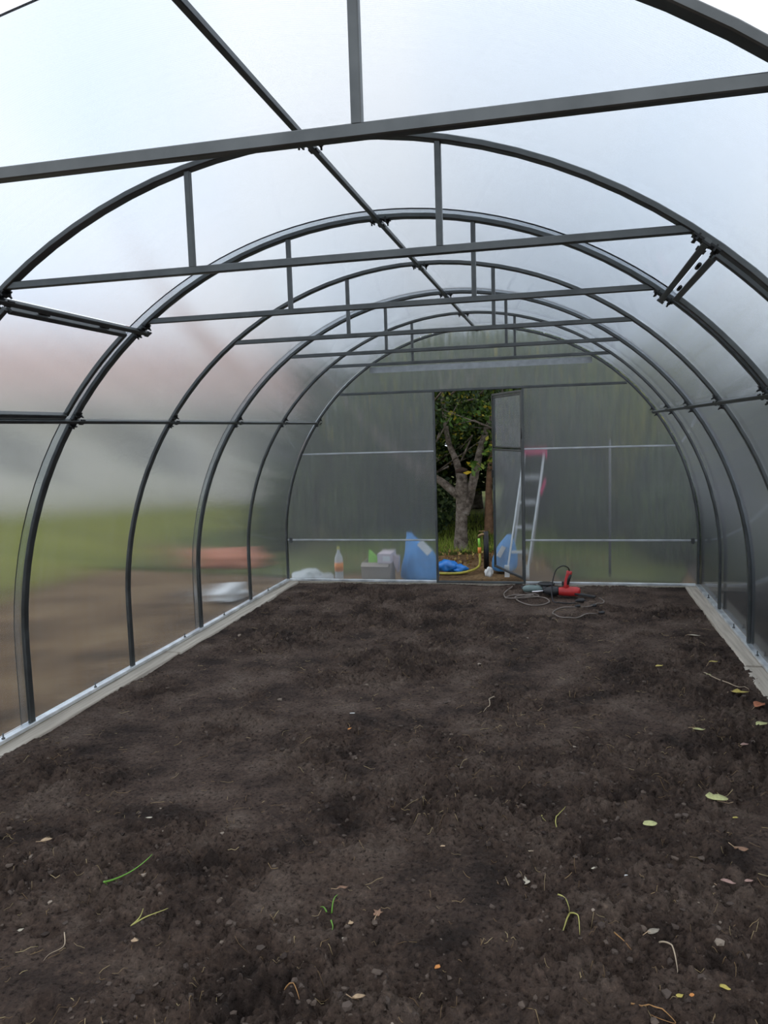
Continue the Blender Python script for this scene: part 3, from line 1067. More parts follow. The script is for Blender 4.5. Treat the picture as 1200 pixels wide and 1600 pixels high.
def leaf(label, x, y, ln, wd, ang, col, shape='pointed', curl=0.25, cat='leaf'):
    r = random.Random(int(x * 977 + y * 3571))
    n = 14
    rim = []
    for i in range(n):
        t = i / n * 2 * math.pi
        cx, cy_ = math.cos(t), math.sin(t)
        if shape == 'pointed':
            px = cx * 0.5
            py = 0.5 * cy_ * (1 - 0.55 * abs(cx) ** 3) * (1 - 0.25 * cx)
        elif shape == 'lobed':
            k = 0.72 + 0.28 * math.cos(5 * t)
            px, py = 0.5 * cx * k, 0.5 * cy_ * k
        elif shape == 'scrap':
            k = r.uniform(0.65, 1.05)
            px, py = 0.5 * cx * k, 0.5 * cy_ * k
        else:
            px, py = 0.5 * cx, 0.5 * cy_
        k = r.uniform(0.93, 1.05)
        rim.append((px * ln * k, py * wd * k))
    inner = [(a * 0.45, b * 0.3) for a, b in rim]
    ca, sa = math.cos(ang), math.sin(ang)
    vs = []
    base = max(sz(x + 0.25 * ln * math.cos(q), y + 0.25 * ln * math.sin(q)) for q in (0, 1.57, 3.14, 4.71)) + 0.004

    def put(a, b, lift):
        wx, wy = x + a * ca - b * sa, y + a * sa + b * ca
        vs.append((wx, wy, max(sz(wx, wy) + 0.002, base) + lift))
    for a, b in rim:
        put(a, b, curl * wd * (abs(b) / wd * 2) ** 2 * 0.5 + curl * ln * 0.25 * max(0, a / ln * 2) ** 3)
    for a, b in inner:
        put(a, b, 0.001)
    put(0, 0, 0.0)
    c = len(vs) - 1
    # the blade as a thin closed sheet
    top = list(vs)
    bot = [(a, b, q - 0.0012) for a, b, q in vs]
    m = len(vs)
    fs = []
    for i in range(n):
        j = (i + 1) % n
        fs += [(i, j, n + j, n + i), (n + i, n + j, c)]
        fs += [(m + j, m + i, m + n + i, m + n + j), (m + n + j, m + n + i, m + c), (j, i, m + i, m + j)]
    mb = MB()
    mb.add(top + bot, fs, True)
    o = mb.build('fallen_leaf' if cat == 'leaf' else cat.replace(' ', '_'), leaf_material(col + '_litter', LCOL[col]), None, label=label, cat=cat, origin=(x, y, sz(x, y)))
    if cat == 'leaf' and shape in ('pointed', 'lobed') and ln > 0.035:
        sx, sy = x - 0.5 * ln * ca, y - 0.5 * ln * sa
        p = [(x, y), (sx, sy), (sx - 0.018 * ca, sy - 0.018 * sa + 0.004)]
        pts = [(a, b, sz(a, b) + 0.0065) for a, b in p]
        st = MB().tube(pts, 0.0013, 5)
        st.build('stem', leaf_material('tan_litter', LCOL['tan']), o)
    return o


leaf('largest yellow green leaf with a pointed tip, on the soil at right', 1.388, 3.205, 0.088, 0.052, 3.2, 'green', 'pointed', 0.2)
leaf('round yellow green leaf with dark specks, in front of the largest green leaf', 1.101, 2.935, 0.052, 0.040, 0.1, 'green', 'round', 0.15)
leaf('narrow pale green leaf, farther back than the largest green leaf', 1.446, 4.0, 0.060, 0.026, -0.3, 'green', 'pointed', 0.3)
leaf('rust red leaf standing at the right board edge', 1.80, 4.32, 0.070, 0.060, 0.6, 'rust', 'pointed', 0.5)
leaf('yellowish leaf cut by the right picture edge', 1.757, 4.089, 0.065, 0.045, 0.4, 'green', 'pointed', 0.3)
leaf('long straw yellow leaf near the right boards', 1.745, 4.524, 0.095, 0.03, 0.05, 'yellow', 'pointed', 0.2)
leaf('bright tan broken bark chip on dark clods, lower left', -0.489, 1.968, 0.027, 0.022, 0.2, 'tan', 'scrap', 0.3, 'bark chip')
leaf('brown lobed leaf like an oak leaf, lower middle', 0.204, 2.253, 0.042, 0.036, 1.4, 'brown', 'lobed', 0.4)
leaf('small pinkish leaf scrap just left of the lobed brown leaf', 0.130, 2.194, 0.022, 0.015, 0.3, 'tan', 'scrap', 0.3)
leaf('tiny cream leaf scrap in front of the lobed brown leaf', 0.125, 2.13, 0.018, 0.012, -0.6, 'pale', 'scrap', 0.3)
leaf('reddish brown curled leaf beside a dark dent, lower middle left', 0.037, 2.413, 0.042, 0.022, 0.5, 'brown', 'pointed', 0.6)
leaf('small orange brown leaf bit at the lower middle', 0.428, 2.05, 0.022, 0.017, 1.0, 'orange', 'scrap', 0.3)
leaf('flat tan leaf near the bottom edge of the picture', 0.236, 1.892, 0.036, 0.018, 0.3, 'tan', 'pointed', 0.3)
leaf('cream leaf scrap left of a long footprint dent, right of middle', 0.658, 2.541, 0.024, 0.026, 1.2, 'pale', 'scrap', 0.4)
leaf('tiny pale petal behind the footprint dent', 0.883, 2.62, 0.018, 0.013, 0.2, 'pale', 'scrap', 0.3)
leaf('tiny white petal right of the pale petal', 0.99, 2.611, 0.016, 0.010, 0.7, 'white', 'scrap', 0.3)
leaf('brown domed leaf at right, between green leaf and pink leaf', 1.403, 2.844, 0.050, 0.035, 0.1, 'brown', 'pointed', -0.2)
leaf('pinkish brown pointed leaf at right', 1.310, 2.59, 0.050, 0.020, -0.5, 'pink', 'pointed', 0.4)
leaf('smaller pinkish leaf touching the pinkish brown one', 1.372, 2.585, 0.028, 0.015, 0.2, 'pink', 'pointed', 0.4)
leaf('grey beige leaf, lower right of middle', 1.043, 2.278, 0.042, 0.022, 0.6, 'grey', 'pointed', 0.3)
leaf('curled yellow leaf at the lower right', 1.207, 2.091, 0.030, 0.016, -0.5, 'yellow', 'pointed', 0.6)
leaf('dull yellow leaf bit behind its brighter neighbour, lower right', 1.085, 2.045, 0.022, 0.018, 0.4, 'yellow', 'scrap', 0.3)
leaf('bright yellow leaf bit, lower right near the bent twig', 1.112, 2.025, 0.018, 0.014, 0.9, 'orange', 'scrap', 0.3)
leaf('tan grey leaf at the left, on smooth soil', -1.158, 2.46, 0.044, 0.024, 0.5, 'tan', 'pointed', 0.3)
leaf('small cream leaf at the lower left', -0.915, 1.998, 0.022, 0.014, 1.0, 'pale', 'pointed', 0.4)
leaf('whitish leaf scrap, upper left part of the soil', -0.837, 2.664, 0.030, 0.013, 0.1, 'pale', 'scrap', 0.3)
leaf('pinkish grey leaf near the right boards, behind the largest green leaf', 1.609, 3.768, 0.040, 0.022, 0.3, 'pink', 'pointed', 0.3)
leaf('small yellow leaf, right of the largest green leaf in front', 1.424, 3.053, 0.024, 0.014, 0.2, 'yellow', 'scrap', 0.2)
leaf('whitish dry leaf on dark soil close to the far right corner', 1.694, 5.735, 0.085, 0.02, -0.3, 'pale', 'pointed', 0.3)
leaf('yellow leaf on the far soil, left one of two near the right boards', 1.373, 5.01, 0.050, 0.026, 0.3, 'yellow', 'pointed', 0.3)
leaf('pale yellow leaf on the far soil, nearer the right boards', 1.70, 5.054, 0.055, 0.022, 0.0, 'yellow', 'pointed', 0.3)
leaf('small olive leaf just in front of the pale yellow leaf', 1.641, 4.875, 0.04, 0.03, 0.8, 'green', 'scrap', 0.3)
leaf('white plastic scrap in mid soil', -0.344, 3.951, 0.035, 0.016, 0.1, 'white', 'scrap', 0.4, 'plastic scrap')
leaf('orange leaf bit just in front of the white plastic scrap', -0.301, 3.742, 0.026, 0.02, 0.9, 'orange', 'scrap', 0.3)
leaf('tan leaf right of middle, on trampled soil', 0.355, 2.646, 0.022, 0.013, 0.2, 'tan', 'scrap', 0.3)


def sprig(name, label, cat, strands, mat, r=0.002):
    x, y = strands[0][0][:2]
    e = empty(name, (x, y, sz(x, y)), label, cat)
    for s in strands:
        pts = [(a, b, sz(a, b) + 0.003 + c) for a, b, c in s]
        P = spline(pts, 5)
        for _ in range(4):
            for i in range(1, len(P) - 1):
                P[i].z = max(sz(P[i].x, P[i].y) + r, (P[i - 1].z + P[i].z + P[i + 1].z) / 3)
        n = len(P)
        mb = MB()
        mb.tube(P, [r * (1.0 - 0.75 * i / (n - 1)) for i in range(n)], 5)
        mb.build('blade' if cat == 'grass' else 'twig', mat, e)
    return e


GB = simple('fresh_grass', (0.13, 0.30, 0.03), 0.5, vary=0.2)
GY_ = simple('yellowed_grass', (0.45, 0.42, 0.12), 0.6, vary=0.2)
TW = simple('pale_twig', (0.42, 0.33, 0.23), 0.8, vary=0.25)
TWB = simple('orange_needle', (0.36, 0.19, 0.07), 0.8, vary=0.25)
sprig('grass_sprig', 'bright green grass blade on smooth soil, left of middle', 'grass', [[(-0.74, 2.20, 0), (-0.72, 2.25, 0.008), (-0.685, 2.32, 0.022), (-0.655, 2.37, 0.028)], [(-0.74, 2.20, 0), (-0.75, 2.24, 0.006), (-0.745, 2.28, 0.012)]], GB, 0.004)
sprig('grass_sprig', 'yellow green grass sprig on crumbly soil, lower left', 'grass', [[(-0.55, 2.05, 0), (-0.53, 2.10, 0.014), (-0.47, 2.14, 0.018)], [(-0.55, 2.05, 0), (-0.55, 2.10, 0.014), (-0.56, 2.14, 0.01)]], GY_, 0.003)
sprig('grass_sprig', 'tiny upright green shoots at the lower middle', 'grass', [[(0.05, 2.25, 0), (0.052, 2.27, 0.012), (0.06, 2.29, 0.022)], [(0.035, 2.245, 0), (0.02, 2.26, 0.008), (0.005, 2.27, 0.014)], [(0.06, 2.21, 0), (0.075, 2.18, 0.003), (0.08, 2.15, 0.0)]], GB, 0.003)
sprig('grass_sprig', 'pale curled grass blade, right of middle', 'grass', [[(0.76, 2.93, 0), (0.752, 2.97, 0.006), (0.765, 3.02, 0.016), (0.79, 3.03, 0.01)], [(0.70, 2.95, 0), (0.69, 2.98, 0.003), (0.715, 2.965, 0.003)]], GY_, 0.003)
sprig('grass_sprig', 'pale yellow seedling with thin roots, lower right of middle', 'grass', [[(0.765, 2.42, 0.01), (0.79, 2.385, 0.012), (0.80, 2.345, 0.004)], [(0.80, 2.345, 0), (0.78, 2.30, 0.002), (0.775, 2.27, 0)], [(0.80, 2.345, 0), (0.825, 2.32, 0.002), (0.83, 2.28, 0)]], GY_, 0.003)
for lb, pts, m_, r_ in (
        ('short straight pale stick, right of middle', [(0.655, 2.725, 0), (0.69, 2.735, 0), (0.72, 2.745, 0)], TW, 0.0032),
        ('curved pale twig at the lower right', [(1.055, 2.235, 0.006), (1.085, 2.20, 0.004), (1.092, 2.15, 0), (1.09, 2.125, 0)], TW, 0.003),
        ('thin orange needle left of the grey beige leaf', [(0.93, 2.275, 0), (0.955, 2.25, 0.002), (0.975, 2.215, 0)], TWB, 0.0025),
        ('bent brown twig near the bottom right edge', [(0.955, 1.985, 0.004), (0.99, 1.985, 0.004), (1.04, 1.965, 0.003), (1.06, 1.945, 0), (1.0, 1.945, 0)], TWB, 0.0025),
        ('thin tan twig at the lower left', [(-0.74, 1.98, 0), (-0.715, 1.94, 0.003), (-0.735, 1.90, 0.001), (-0.735, 1.87, 0)], TW, 0.002),
        ('long dry stalk near the right boards', [(1.62, 4.95, 0.0), (1.69, 4.75, 0.004), (1.76, 4.62, 0.006), (1.80, 4.55, 0)], TW, 0.004),
        ('pale stalk in mid soil, right of middle', [(0.40, 4.33, 0.004), (0.375, 4.26, 0.01), (0.385, 4.17, 0.004), (0.36, 4.08, 0)], TW, 0.004),
        ('orange brown needle at the lower middle', [(0.03, 1.87, 0), (0.06, 1.86, 0.002), (0.085, 1.835, 0)], TWB, 0.0025)):
    sprig('dry_twig', lb, 'twig', [pts], m_, r_)

# uncountable fine litter
def crumbs(name, label, n, rmin, rmax, mat, seed, clus=True):
    r = np.random.default_rng(seed)
    base = bmesh.new()
    bmesh.ops.create_icosphere(base, subdivisions=1, radius=1.0)
    bv = np.array([v.co[:] for v in base.verts])
    bf = [tuple(v.index for v in f.verts) for f in base.faces]
    base.free()
    y = 1.45 + 6.0 * r.random(n * 3) ** 1.7
    x = r.uniform(-1.84, 1.84, n * 3)
    if clus:
        w = np.clip(fbm(x, y, 1.7, 3, 7) * 1.6 + 0.28, 0.03, 1)
        k = r.random(n * 3) < w
        x, y = x[k][:n], y[k][:n]
    else:
        x, y = x[:n], y[:n]
    rad = rmin + (rmax - rmin) * r.random(len(x)) ** 3
    zz = soil_h(x, y)
    V, F = [], []
    for i in range(len(x)):
        s = rad[i] * r.uniform(0.6, 1.3, 3) * np.array([1, 1, 0.75])
        a = r.uniform(0, 6.28)
        q = bv * r.uniform(0.55, 1.3, (len(bv), 1)) * s
        V.append(np.stack([x[i] + q[:, 0] * math.cos(a) - q[:, 1] * math.sin(a), y[i] + q[:, 0] * math.sin(a) + q[:, 1] * math.cos(a), zz[i] + q[:, 2] + s[2] * 0.3], -1))
        F += [tuple(j + i * len(bv) for j in f) for f in bf]
    me = bpy.data.meshes.new(name)
    me.from_pydata(np.concatenate(V).tolist(), [], F)
    me.materials.append(mat)
    o = bpy.data.objects.new(name, me)
    COL.objects.link(o)
    return setp(o, label, None, None, 'stuff')


crumbs('soil_clods', 'crumbly dark soil clods scattered over the floor', 4200, 0.003, 0.015, CRUMB, 8)
crumbs('soil_grit', 'fine pale and dark grit on the soil', 3500, 0.0015, 0.005, CRUMB, 9, False)


def straw(n, seed):
    r = random.Random(seed)
    mb = MB()
    for i in range(n):
        y = 1.45 + 5.8 * r.random() ** 1.6
        x = r.uniform(-1.8, 1.8)
        if r.random() < 0.35 and i:
            x, y = lx + r.gauss(0, 0.05), ly + r.gauss(0, 0.05)
            x = max(-1.82, min(1.82, x))
        lx, ly = x, y
        L_ = 0.010 + 0.055 * r.random() ** 2
        a = r.uniform(0, math.pi)
        k = r.uniform(-0.6, 0.6)
        P = []
        for j in range(4):
            t = (j / 3 - 0.5) * L_
            b = a + k * (j / 3 - 0.5)
            px, py = x + t * math.cos(b), y + t * math.sin(b)
            P.append((px, py, sz(px, py) + 0.003 + r.uniform(0, 0.006)))
        mb.tube(P, r.uniform(0.0005, 0.0013), 3)
    return mb.build('straw_litter', STRAW, None, label='fine dry stems, roots and needles strewn over the soil', kind='stuff')


straw(1700, 21)

# ------------------------------------------------------------------ outside: things just behind the end wall
G0 = -0.058


def lump(mb, c, s, seed, n=3, amp=0.18):
    bm = bmesh.new()
    bmesh.ops.create_icosphere(bm, subdivisions=n, radius=1.0)
    r = random.Random(seed)
    ph = [Vector((r.uniform(-9, 9), r.uniform(-9, 9), r.uniform(-9, 9))) for _ in range(2)]
    from mathutils import noise
    vs = []
    for v in bm.verts:
        k = 1 + amp * noise.noise(v.co * 1.6 + ph[0]) * 2 + amp * 0.6 * noise.noise(v.co * 4 + ph[1])
        p = v.co * k
        vs.append((c[0] + p.x * s[0], c[1] + p.y * s[1], max(c[2] + p.z * s[2], G0)))
    mb.add(vs, [tuple(q.index for q in f.verts) for f in bm.faces], True)
    bm.free()
    return mb


bo = empty('drink_bottle', (-1.535, 7.80, G0), 'clear plastic bottle with an orange label, standing behind the end wall', 'bottle')
MB().lathe([(0.040, 0.0), (0.046, 0.01), (0.046, 0.06), (0.043, 0.08), (0.046, 0.10), (0.046, 0.235), (0.040, 0.262), (0.026, 0.292), (0.016, 0.31), (0.015, 0.345)], 20, (-1.535, 7.80, G0)).build('body', PET, bo)
MB().lathe([(0.0475, 0.11), (0.0475, 0.20)], 20, (-1.535, 7.80, G0)).build('wrap', ORANGE, bo, label='orange paper wrap')
MB().lathe([(0.017, 0.340), (0.018, 0.365), (0.010, 0.368)], 14, (-1.535, 7.80, G0)).build('cap', HOSE, bo, label='yellow screw cap')

cbx = empty('cardboard_box', (-1.105, 7.80, G0), 'open cardboard box standing behind the end wall', 'box')
bw, bd, bh = 0.30, 0.24, 0.215
for nm, c, s in (('side', (-bw / 2, 0, bh / 2), (0.006, bd, bh)), ('side', (bw / 2, 0, bh / 2), (0.006, bd, bh)), ('front', (0, -bd / 2, bh / 2), (bw - 0.006, 0.006, bh)), ('back', (0, bd / 2, bh / 2), (bw - 0.006, 0.006, bh)), ('bottom', (0, 0, 0.004), (bw - 0.012, bd - 0.012, 0.006))):
    MB().box((-1.105 + c[0], 7.80 + c[1], G0 + c[2]), s).build(nm, CARDBOARD, cbx)
MB().box((-1.105, 7.80 - bd / 2 - 0.03, G0 + bh - 0.012), (bw - 0.01, 0.006, 0.075), Matrix.Rotation(math.radians(-62), 3, 'X')).build('flap', CARDBOARD, cbx)
gb = MB()
gb.add([(-1.21, 7.76, 0.0), (-1.095, 7.78, 0.0), (-1.09, 7.80, 0.165), (-1.12, 7.81, 0.20), (-1.205, 7.80, 0.275), (-1.19, 7.84, 0.27), (-1.12, 7.86, 0.19), (-1.09, 7.85, 0.16), (-1.095, 7.86, 0.0), (-1.21, 7.85, 0.0)],
       [(0, 1, 2, 3, 4), (9, 5, 6, 7, 8), (4, 3, 6, 5), (3, 2, 7, 6), (2, 1, 8, 7), (0, 4, 5, 9), (0, 9, 8, 1)])
gb.build('plastic_packet', GREENBAG, None, label='lime green plastic packet sticking out of the cardboard box', cat='packet', origin=(-1.12, 7.8, 0.0))
pk = MB()
pk.box((-1.01, 7.80, 0.209), (0.14, 0.27, 0.096))
pk.add([(-0.95, 7.78, 0.235), (-0.875, 7.79, 0.215), (-0.888, 7.80, 0.06), (-0.905, 7.82, 0.03), (-0.94, 7.81, 0.13), (-0.95, 7.83, 0.235), (-0.872, 7.83, 0.213), (-0.886, 7.84, 0.06), (-0.903, 7.845, 0.03), (-0.94, 7.84, 0.13)],
       [(0, 1, 2, 3, 4), (5, 9, 8, 7, 6), (0, 5, 6, 1), (1, 6, 7, 2), (2, 7, 8, 3), (3, 8, 9, 4), (4, 9, 5, 0)])
pko = pk.build('paper_package', PALEPINK, None, label='pale pink paper package lying on the cardboard box, one end hanging down', cat='package', origin=(-1.0, 7.81, 0.15))
MB().box((-0.985, 7.663, 0.209), (0.075, 0.006, 0.05)).build('sticker', WHITE, pko, label='white sticker')

def sack(cx, cy, z0, prof, seed, squash=0.75):
    """a limp plastic sack: rings of (z, half width, sideways shift) with creased sides"""
    r = random.Random(seed)
    n = 28
    ph = [r.uniform(0, 6.28) for _ in range(3)]
    mb = MB()
    rings = spline([(z, w, s) for z, w, s in prof], 4)
    vs = []
    for k, q in enumerate(rings):
        for i in range(n):
            a = 2 * math.pi * i / n
            crease = 1 + 0.07 * math.sin(5 * a + ph[0] + 2.2 * k / len(rings)) + 0.045 * math.sin(9 * a + ph[1] - 3.0 * k / len(rings)) + 0.03 * math.sin(13 * a + ph[2]) + r.uniform(-0.012, 0.012)
            w = max(q.y, 0.004) * crease
            vs.append((cx + q.z + w * math.cos(a), cy + squash * w * math.sin(a), z0 + q.x))
    m = len(rings)
    fs = [(a * n + b, a * n + (b + 1) % n, (a + 1) * n + (b + 1) % n, (a + 1) * n + b) for a in range(m - 1) for b in range(n)]
    fs += [tuple(range(n - 1, -1, -1)), tuple((m - 1) * n + b for b in range(n))]
    mb.add(vs, fs, True)
    return mb


bbo = sack(-0.675, 7.92, G0, [(0, 0.17, 0), (0.04, 0.19, 0), (0.15, 0.185, 0.005), (0.27, 0.155, 0.0), (0.36, 0.115, -0.035), (0.42, 0.075, -0.075), (0.46, 0.045, -0.10), (0.50, 0.030, -0.115)], 5).build('plastic_bag', BLUE_BAG, None, label='big crumpled pale blue bag standing behind the end wall, left of the doorway', cat='bag', origin=(-0.675, 7.92, G0))
pm = MB()
pm.bar((-0.66, 7.80, 0.36), (-0.55, 7.785, 0.25), 0.075, 0.012, up=(0, 1, 0))
pm.build('print', WHITE, bbo, label='white printed patch')
b2o = sack(0.15, 8.52, G0, [(0, 0.11, 0), (0.05, 0.13, 0), (0.16, 0.125, 0.01), (0.27, 0.095, 0.03), (0.35, 0.055, 0.05), (0.40, 0.02, 0.06)], 15).build('plastic_bag', BLUE_BAG, None, label='crumpled blue bag seen through the open door leaf', cat='bag', origin=(0.15, 8.52, G0))
pm = MB()
pm.bar((0.10, 8.425, 0.11), (0.16, 8.43, 0.22), 0.05, 0.012, up=(0, 1, 0))
pm.build('print', WHITE, b2o, label='white printed patch')
tp = lump(MB(), (-0.48, 8.43, 0.0), (0.13, 0.10, 0.07), 25, 3, 0.2)
lump(tp, (-0.34, 8.42, -0.03), (0.10, 0.07, 0.045), 26, 3, 0.3)
tp.build('plastic_sheet', BLUE, None, label='bright blue crumpled plastic sheet lying on the ground in the doorway', cat='plastic sheet', origin=(-0.42, 8.39, G0))
lump(MB(), (0.02, 8.14, -0.015), (0.045, 0.04, 0.055), 31, 3, 0.3).build('white_bag', WHITE, None, label='small crumpled white bag at the foot of the open door leaf', cat='bag', origin=(0.02, 8.14, G0))
lump(MB(), (-1.85, 7.80, -0.06), (0.22, 0.16, 0.13), 35, 4, 0.2).build('clear_film', PET, None, label='heap of clear film behind the far left corner of the end wall', cat='film', origin=(-1.85, 7.8, G0))
lump(MB(), (-2.42, 6.95, -0.03), (0.16, 0.25, 0.10), 41, 4, 0.2).build('white_bag', WHITE, None, label='white bag lying outside the left wall', cat='bag', origin=(-2.42, 6.95, G0))
lump(MB(), (-3.2, 8.62, 0.0), (0.5, 0.25, 0.16), 44, 4, 0.2).build('rust_tarp', RUST, None, label='rust orange heap on the ground beyond the left wall', cat='heap', origin=(-3.2, 8.62, G0))

# stepladder
ld = empty('stepladder', (0.42, 8.27, G0), 'stepladder with a pink red top tray, behind the wall right of the door', 'ladder')
LY = 8.27
topz = 1.245
for (xt, xb) in ((0.605, 0.41), (0.40, 0.205)):
    MB().bar((xt, LY, topz), (xb, LY - 0.12, G0 + 0.002), 0.018, 0.04, up=(0, 1, 0)).build('stile', ALU, ld)
for t in (0.20, 0.40, 0.60, 0.80):
    xa, xb_ = 0.605 - 0.195 * t, 0.40 - 0.195 * t
    zz = topz + (G0 - topz) * t
    yy = LY - 0.12 * t
    MB().bar((xb_ + 0.016, yy, zz), (xa - 0.016, yy, zz), 0.06, 0.022).build('step', ALU, ld)
for (xt, xb) in ((0.60, 0.42), (0.40, 0.22)):
    MB().bar((xt, LY + 0.06, topz), (xb, LY + 0.55, G0 + 0.002), 0.020, 0.025, up=(1, 0, 0)).build('rear_leg', ALU, ld)
tr = MB()
tr.box((0.505, LY + 0.01, topz + 0.012), (0.25, 0.16, 0.022))
for s in (-1, 1):
    tr.box((0.505 + s * 0.118, LY + 0.01, topz - 0.025), (0.014, 0.15, 0.055))
tr.box((0.505, LY - 0.068, topz - 0.004), (0.22, 0.012, 0.02))
tr.build('top_tray', PINK, ld, label='pink red plastic top tray')
MB().box((0.585, LY + 0.02, 0.88), (0.03, 0.02, 0.15), Matrix.Rotation(0.35, 3, 'Y')).build('lock_bar', PINK, ld, label='pink red lock bar')
for xb in (0.41, 0.205):
    MB().box((xb + 0.004, LY - 0.12, G0 + 0.06), (0.05, 0.055, 0.12)).build('foot', WHITE, ld, label='white plastic foot')

MB().tube([(1.262, 8.3, G0), (1.262, 8.3, 0.7), (1.262, 8.3, 1.35)], [0.014, 0.013, 0.012], 10).build('slim_pole', DARK_WOOD, None, label='slim dark pole standing just behind the right half of the end wall', cat='pole', origin=(1.262, 8.3, G0))

# standpipe and hose
sp_ = empty('standpipe', (-0.055, 8.63, G0), 'black garden standpipe with a brass tap in the doorway', 'tap')
MB().tube([(-0.055, 8.63, G0), (-0.055, 8.63, 0.36)], 0.030, 12).build('post', BLACK, sp_)
MB().tube([(-0.03, 8.63, 0.325), (-0.10, 8.62, 0.33), (-0.13, 8.62, 0.315), (-0.135, 8.62, 0.28)], [0.018, 0.017, 0.016, 0.014], 10).build('tap', BRASS, sp_, label='brass tap')
MB().bar((-0.135, 8.62, 0.365), (-0.065, 8.62, 0.365), 0.012, 0.010).build('tap_handle', BRASS, sp_)
ho = empty('garden_hose', (-0.12, 8.6, G0), 'yellow green hose hanging from the tap and running along the ground', 'hose')
hz = [(-0.125, 8.60, 0.12), (-0.122, 8.58, 0.02), (-0.14, 8.56, -0.03), (-0.19, 8.42, -0.042), (-0.30, 8.25, -0.042), (-0.46, 8.20, -0.042), (-0.62, 8.21, -0.042)]
MB().tube(spline(hz, 8), 0.013, 10).build('hose', HOSE, ho)
MB().tube([(-0.126, 8.605, 0.12), (-0.126, 8.605, 0.185)], 0.021, 12).build('coupling', ORANGE, ho, label='orange coupling')
MB().tube([(-0.127, 8.605, 0.185), (-0.133, 8.615, 0.285)], 0.014, 10).build('inlet', GREENBAG, ho, label='green hose end')


# ------------------------------------------------------------------ trees
def leaf_cloud(n, blobs, size, seed, flat_=0.5):
    """n folded leaves in a cloud of ellipsoid blobs, as one mesh"""
    r = np.random.default_rng(seed)
    w = np.array([b[3] * b[4] * b[5] for b in blobs])
    pick = r.choice(len(blobs), n, p=w / w.sum())
    B = np.array(blobs)[pick]
    d = r.normal(size=(n, 3))
    d /= np.linalg.norm(d, axis=1, keepdims=True)
    rad = r.random(n) ** 0.45
    c = B[:, :3] + d * B[:, 3:6] * rad[:, None]
    u = r.normal(size=(n, 3))
    u /= np.linalg.norm(u, axis=1, keepdims=True)
    v = np.cross(u, r.normal(size=(n, 3)))
    v /= np.linalg.norm(v, axis=1, keepdims=True)
    nn = np.cross(u, v)
    s = size * r.uniform(0.6, 1.25, (n, 1))
    p0 = c - u * s * 0.5
    p1 = c + v * s * 0.28 + nn * s * 0.08
    p2 = c + u * s * 0.5
    p3 = c - v * s * 0.28 + nn * s * 0.08
    V = np.stack([p0, p1, p2, p3], 1).reshape(-1, 3)
    i = np.arange(n) * 4
    F = np.concatenate([np.stack([i, i + 1, i + 2], 1), np.stack([i, i + 2, i + 3], 1)])
    return V, F


def cloud_obj(name, V, F, mat, parent, kind='stuff', label=None):
    me = bpy.data.meshes.new(name)
    me.vertices.add(len(V))
    me.vertices.foreach_set('co', np.ascontiguousarray(V, dtype=np.float32).ravel())
    me.loops.add(F.size)
    me.loops.foreach_set('vertex_index', F.astype(np.int32).ravel())
    me.polygons.add(len(F))
    me.polygons.foreach_set('loop_start', np.arange(0, F.size, 3, dtype=np.int32))
    me.update(calc_edges=True)
    me.materials.append(mat)
    o = bpy.data.objects.new(name, me)
    COL.objects.link(o)
    if parent:
        o.parent = parent
    return setp(o, label, None, None, kind)


ap = empty('apple_tree', (-0.52, 10.0, -0.06), 'old apple tree with a forked grey trunk, in the middle of the doorway', 'tree')
tk = MB()
r0 = random.Random(2)


def limb(mb, pts, rs, n=5, seg=14):
    P = spline(pts, n)
    R = []
    for i in range(len(P)):
        t = i / (len(P) - 1) * (len(rs) - 1)
        k = min(int(t), len(rs) - 2)
        R.append((rs[k] + (rs[k + 1] - rs[k]) * (t - k)) * r0.uniform(0.93, 1.07))
    mb.tube(P, R, seg)


limb(tk, [(-0.52, 10, -0.08), (-0.515, 10, 0.1), (-0.50, 10, 0.43), (-0.49, 10, 0.72), (-0.485, 10, 0.93)], [0.12, 0.085, 0.075, 0.085, 0.065])
limb(tk, [(-0.46, 10, 0.40), (-0.39, 10, 0.62), (-0.345, 10, 0.82), (-0.30, 10.02, 1.0), (-0.22, 10.1, 1.35), (-0.05, 10.2, 1.8), (0.2, 10.3, 2.4)], [0.06, 0.058, 0.06, 0.05, 0.04, 0.03, 0.015])
limb(tk, [(-0.50, 10, 0.62), (-0.62, 9.98, 0.72), (-0.78, 9.95, 0.86), (-1.1, 9.9, 1.05), (-1.6, 9.85, 1.5), (-2.1, 9.8, 2.1)], [0.06, 0.052, 0.047, 0.042, 0.03, 0.015])
limb(tk, [(-0.50, 10, 0.85), (-0.56, 10.02, 1.1), (-0.66, 10.05, 1.36), (-0.72, 10.1, 1.8), (-0.8, 10.2, 2.5)], [0.055, 0.042, 0.036, 0.03, 0.015])
tk.build('trunk', BARK, ap)
MB().tube([(-0.56, 9.96, 0.965), (-0.475, 9.96, 0.985), (-0.41, 9.96, 0.975)], [0.02, 0.036, 0.02], 10).build('stub', simple('dark_stub', (0.06, 0.035, 0.025), 0.9), ap, label='dark sawn off stub')
rb = MB()
for i in range(36):
    a, z = r0.uniform(0, 6.28), r0.uniform(1.0, 2.4)
    rr = r0.uniform(0.2, 1.8)
    x, y = -0.45 + rr * math.cos(a), 10.2 + rr * 0.7 * math.sin(a)
    rb.tube([(x, y, z), (x + r0.uniform(-.35, .35), y + r0.uniform(-.3, .3), z + r0.uniform(-.15, .35)), (x + r0.uniform(-.6, .6), y + r0.uniform(-.4, .4), z + r0.uniform(-.2, .6))], [0.014, 0.009, 0.004], 5)
rb.build('branches', BARK, ap, kind='stuff')
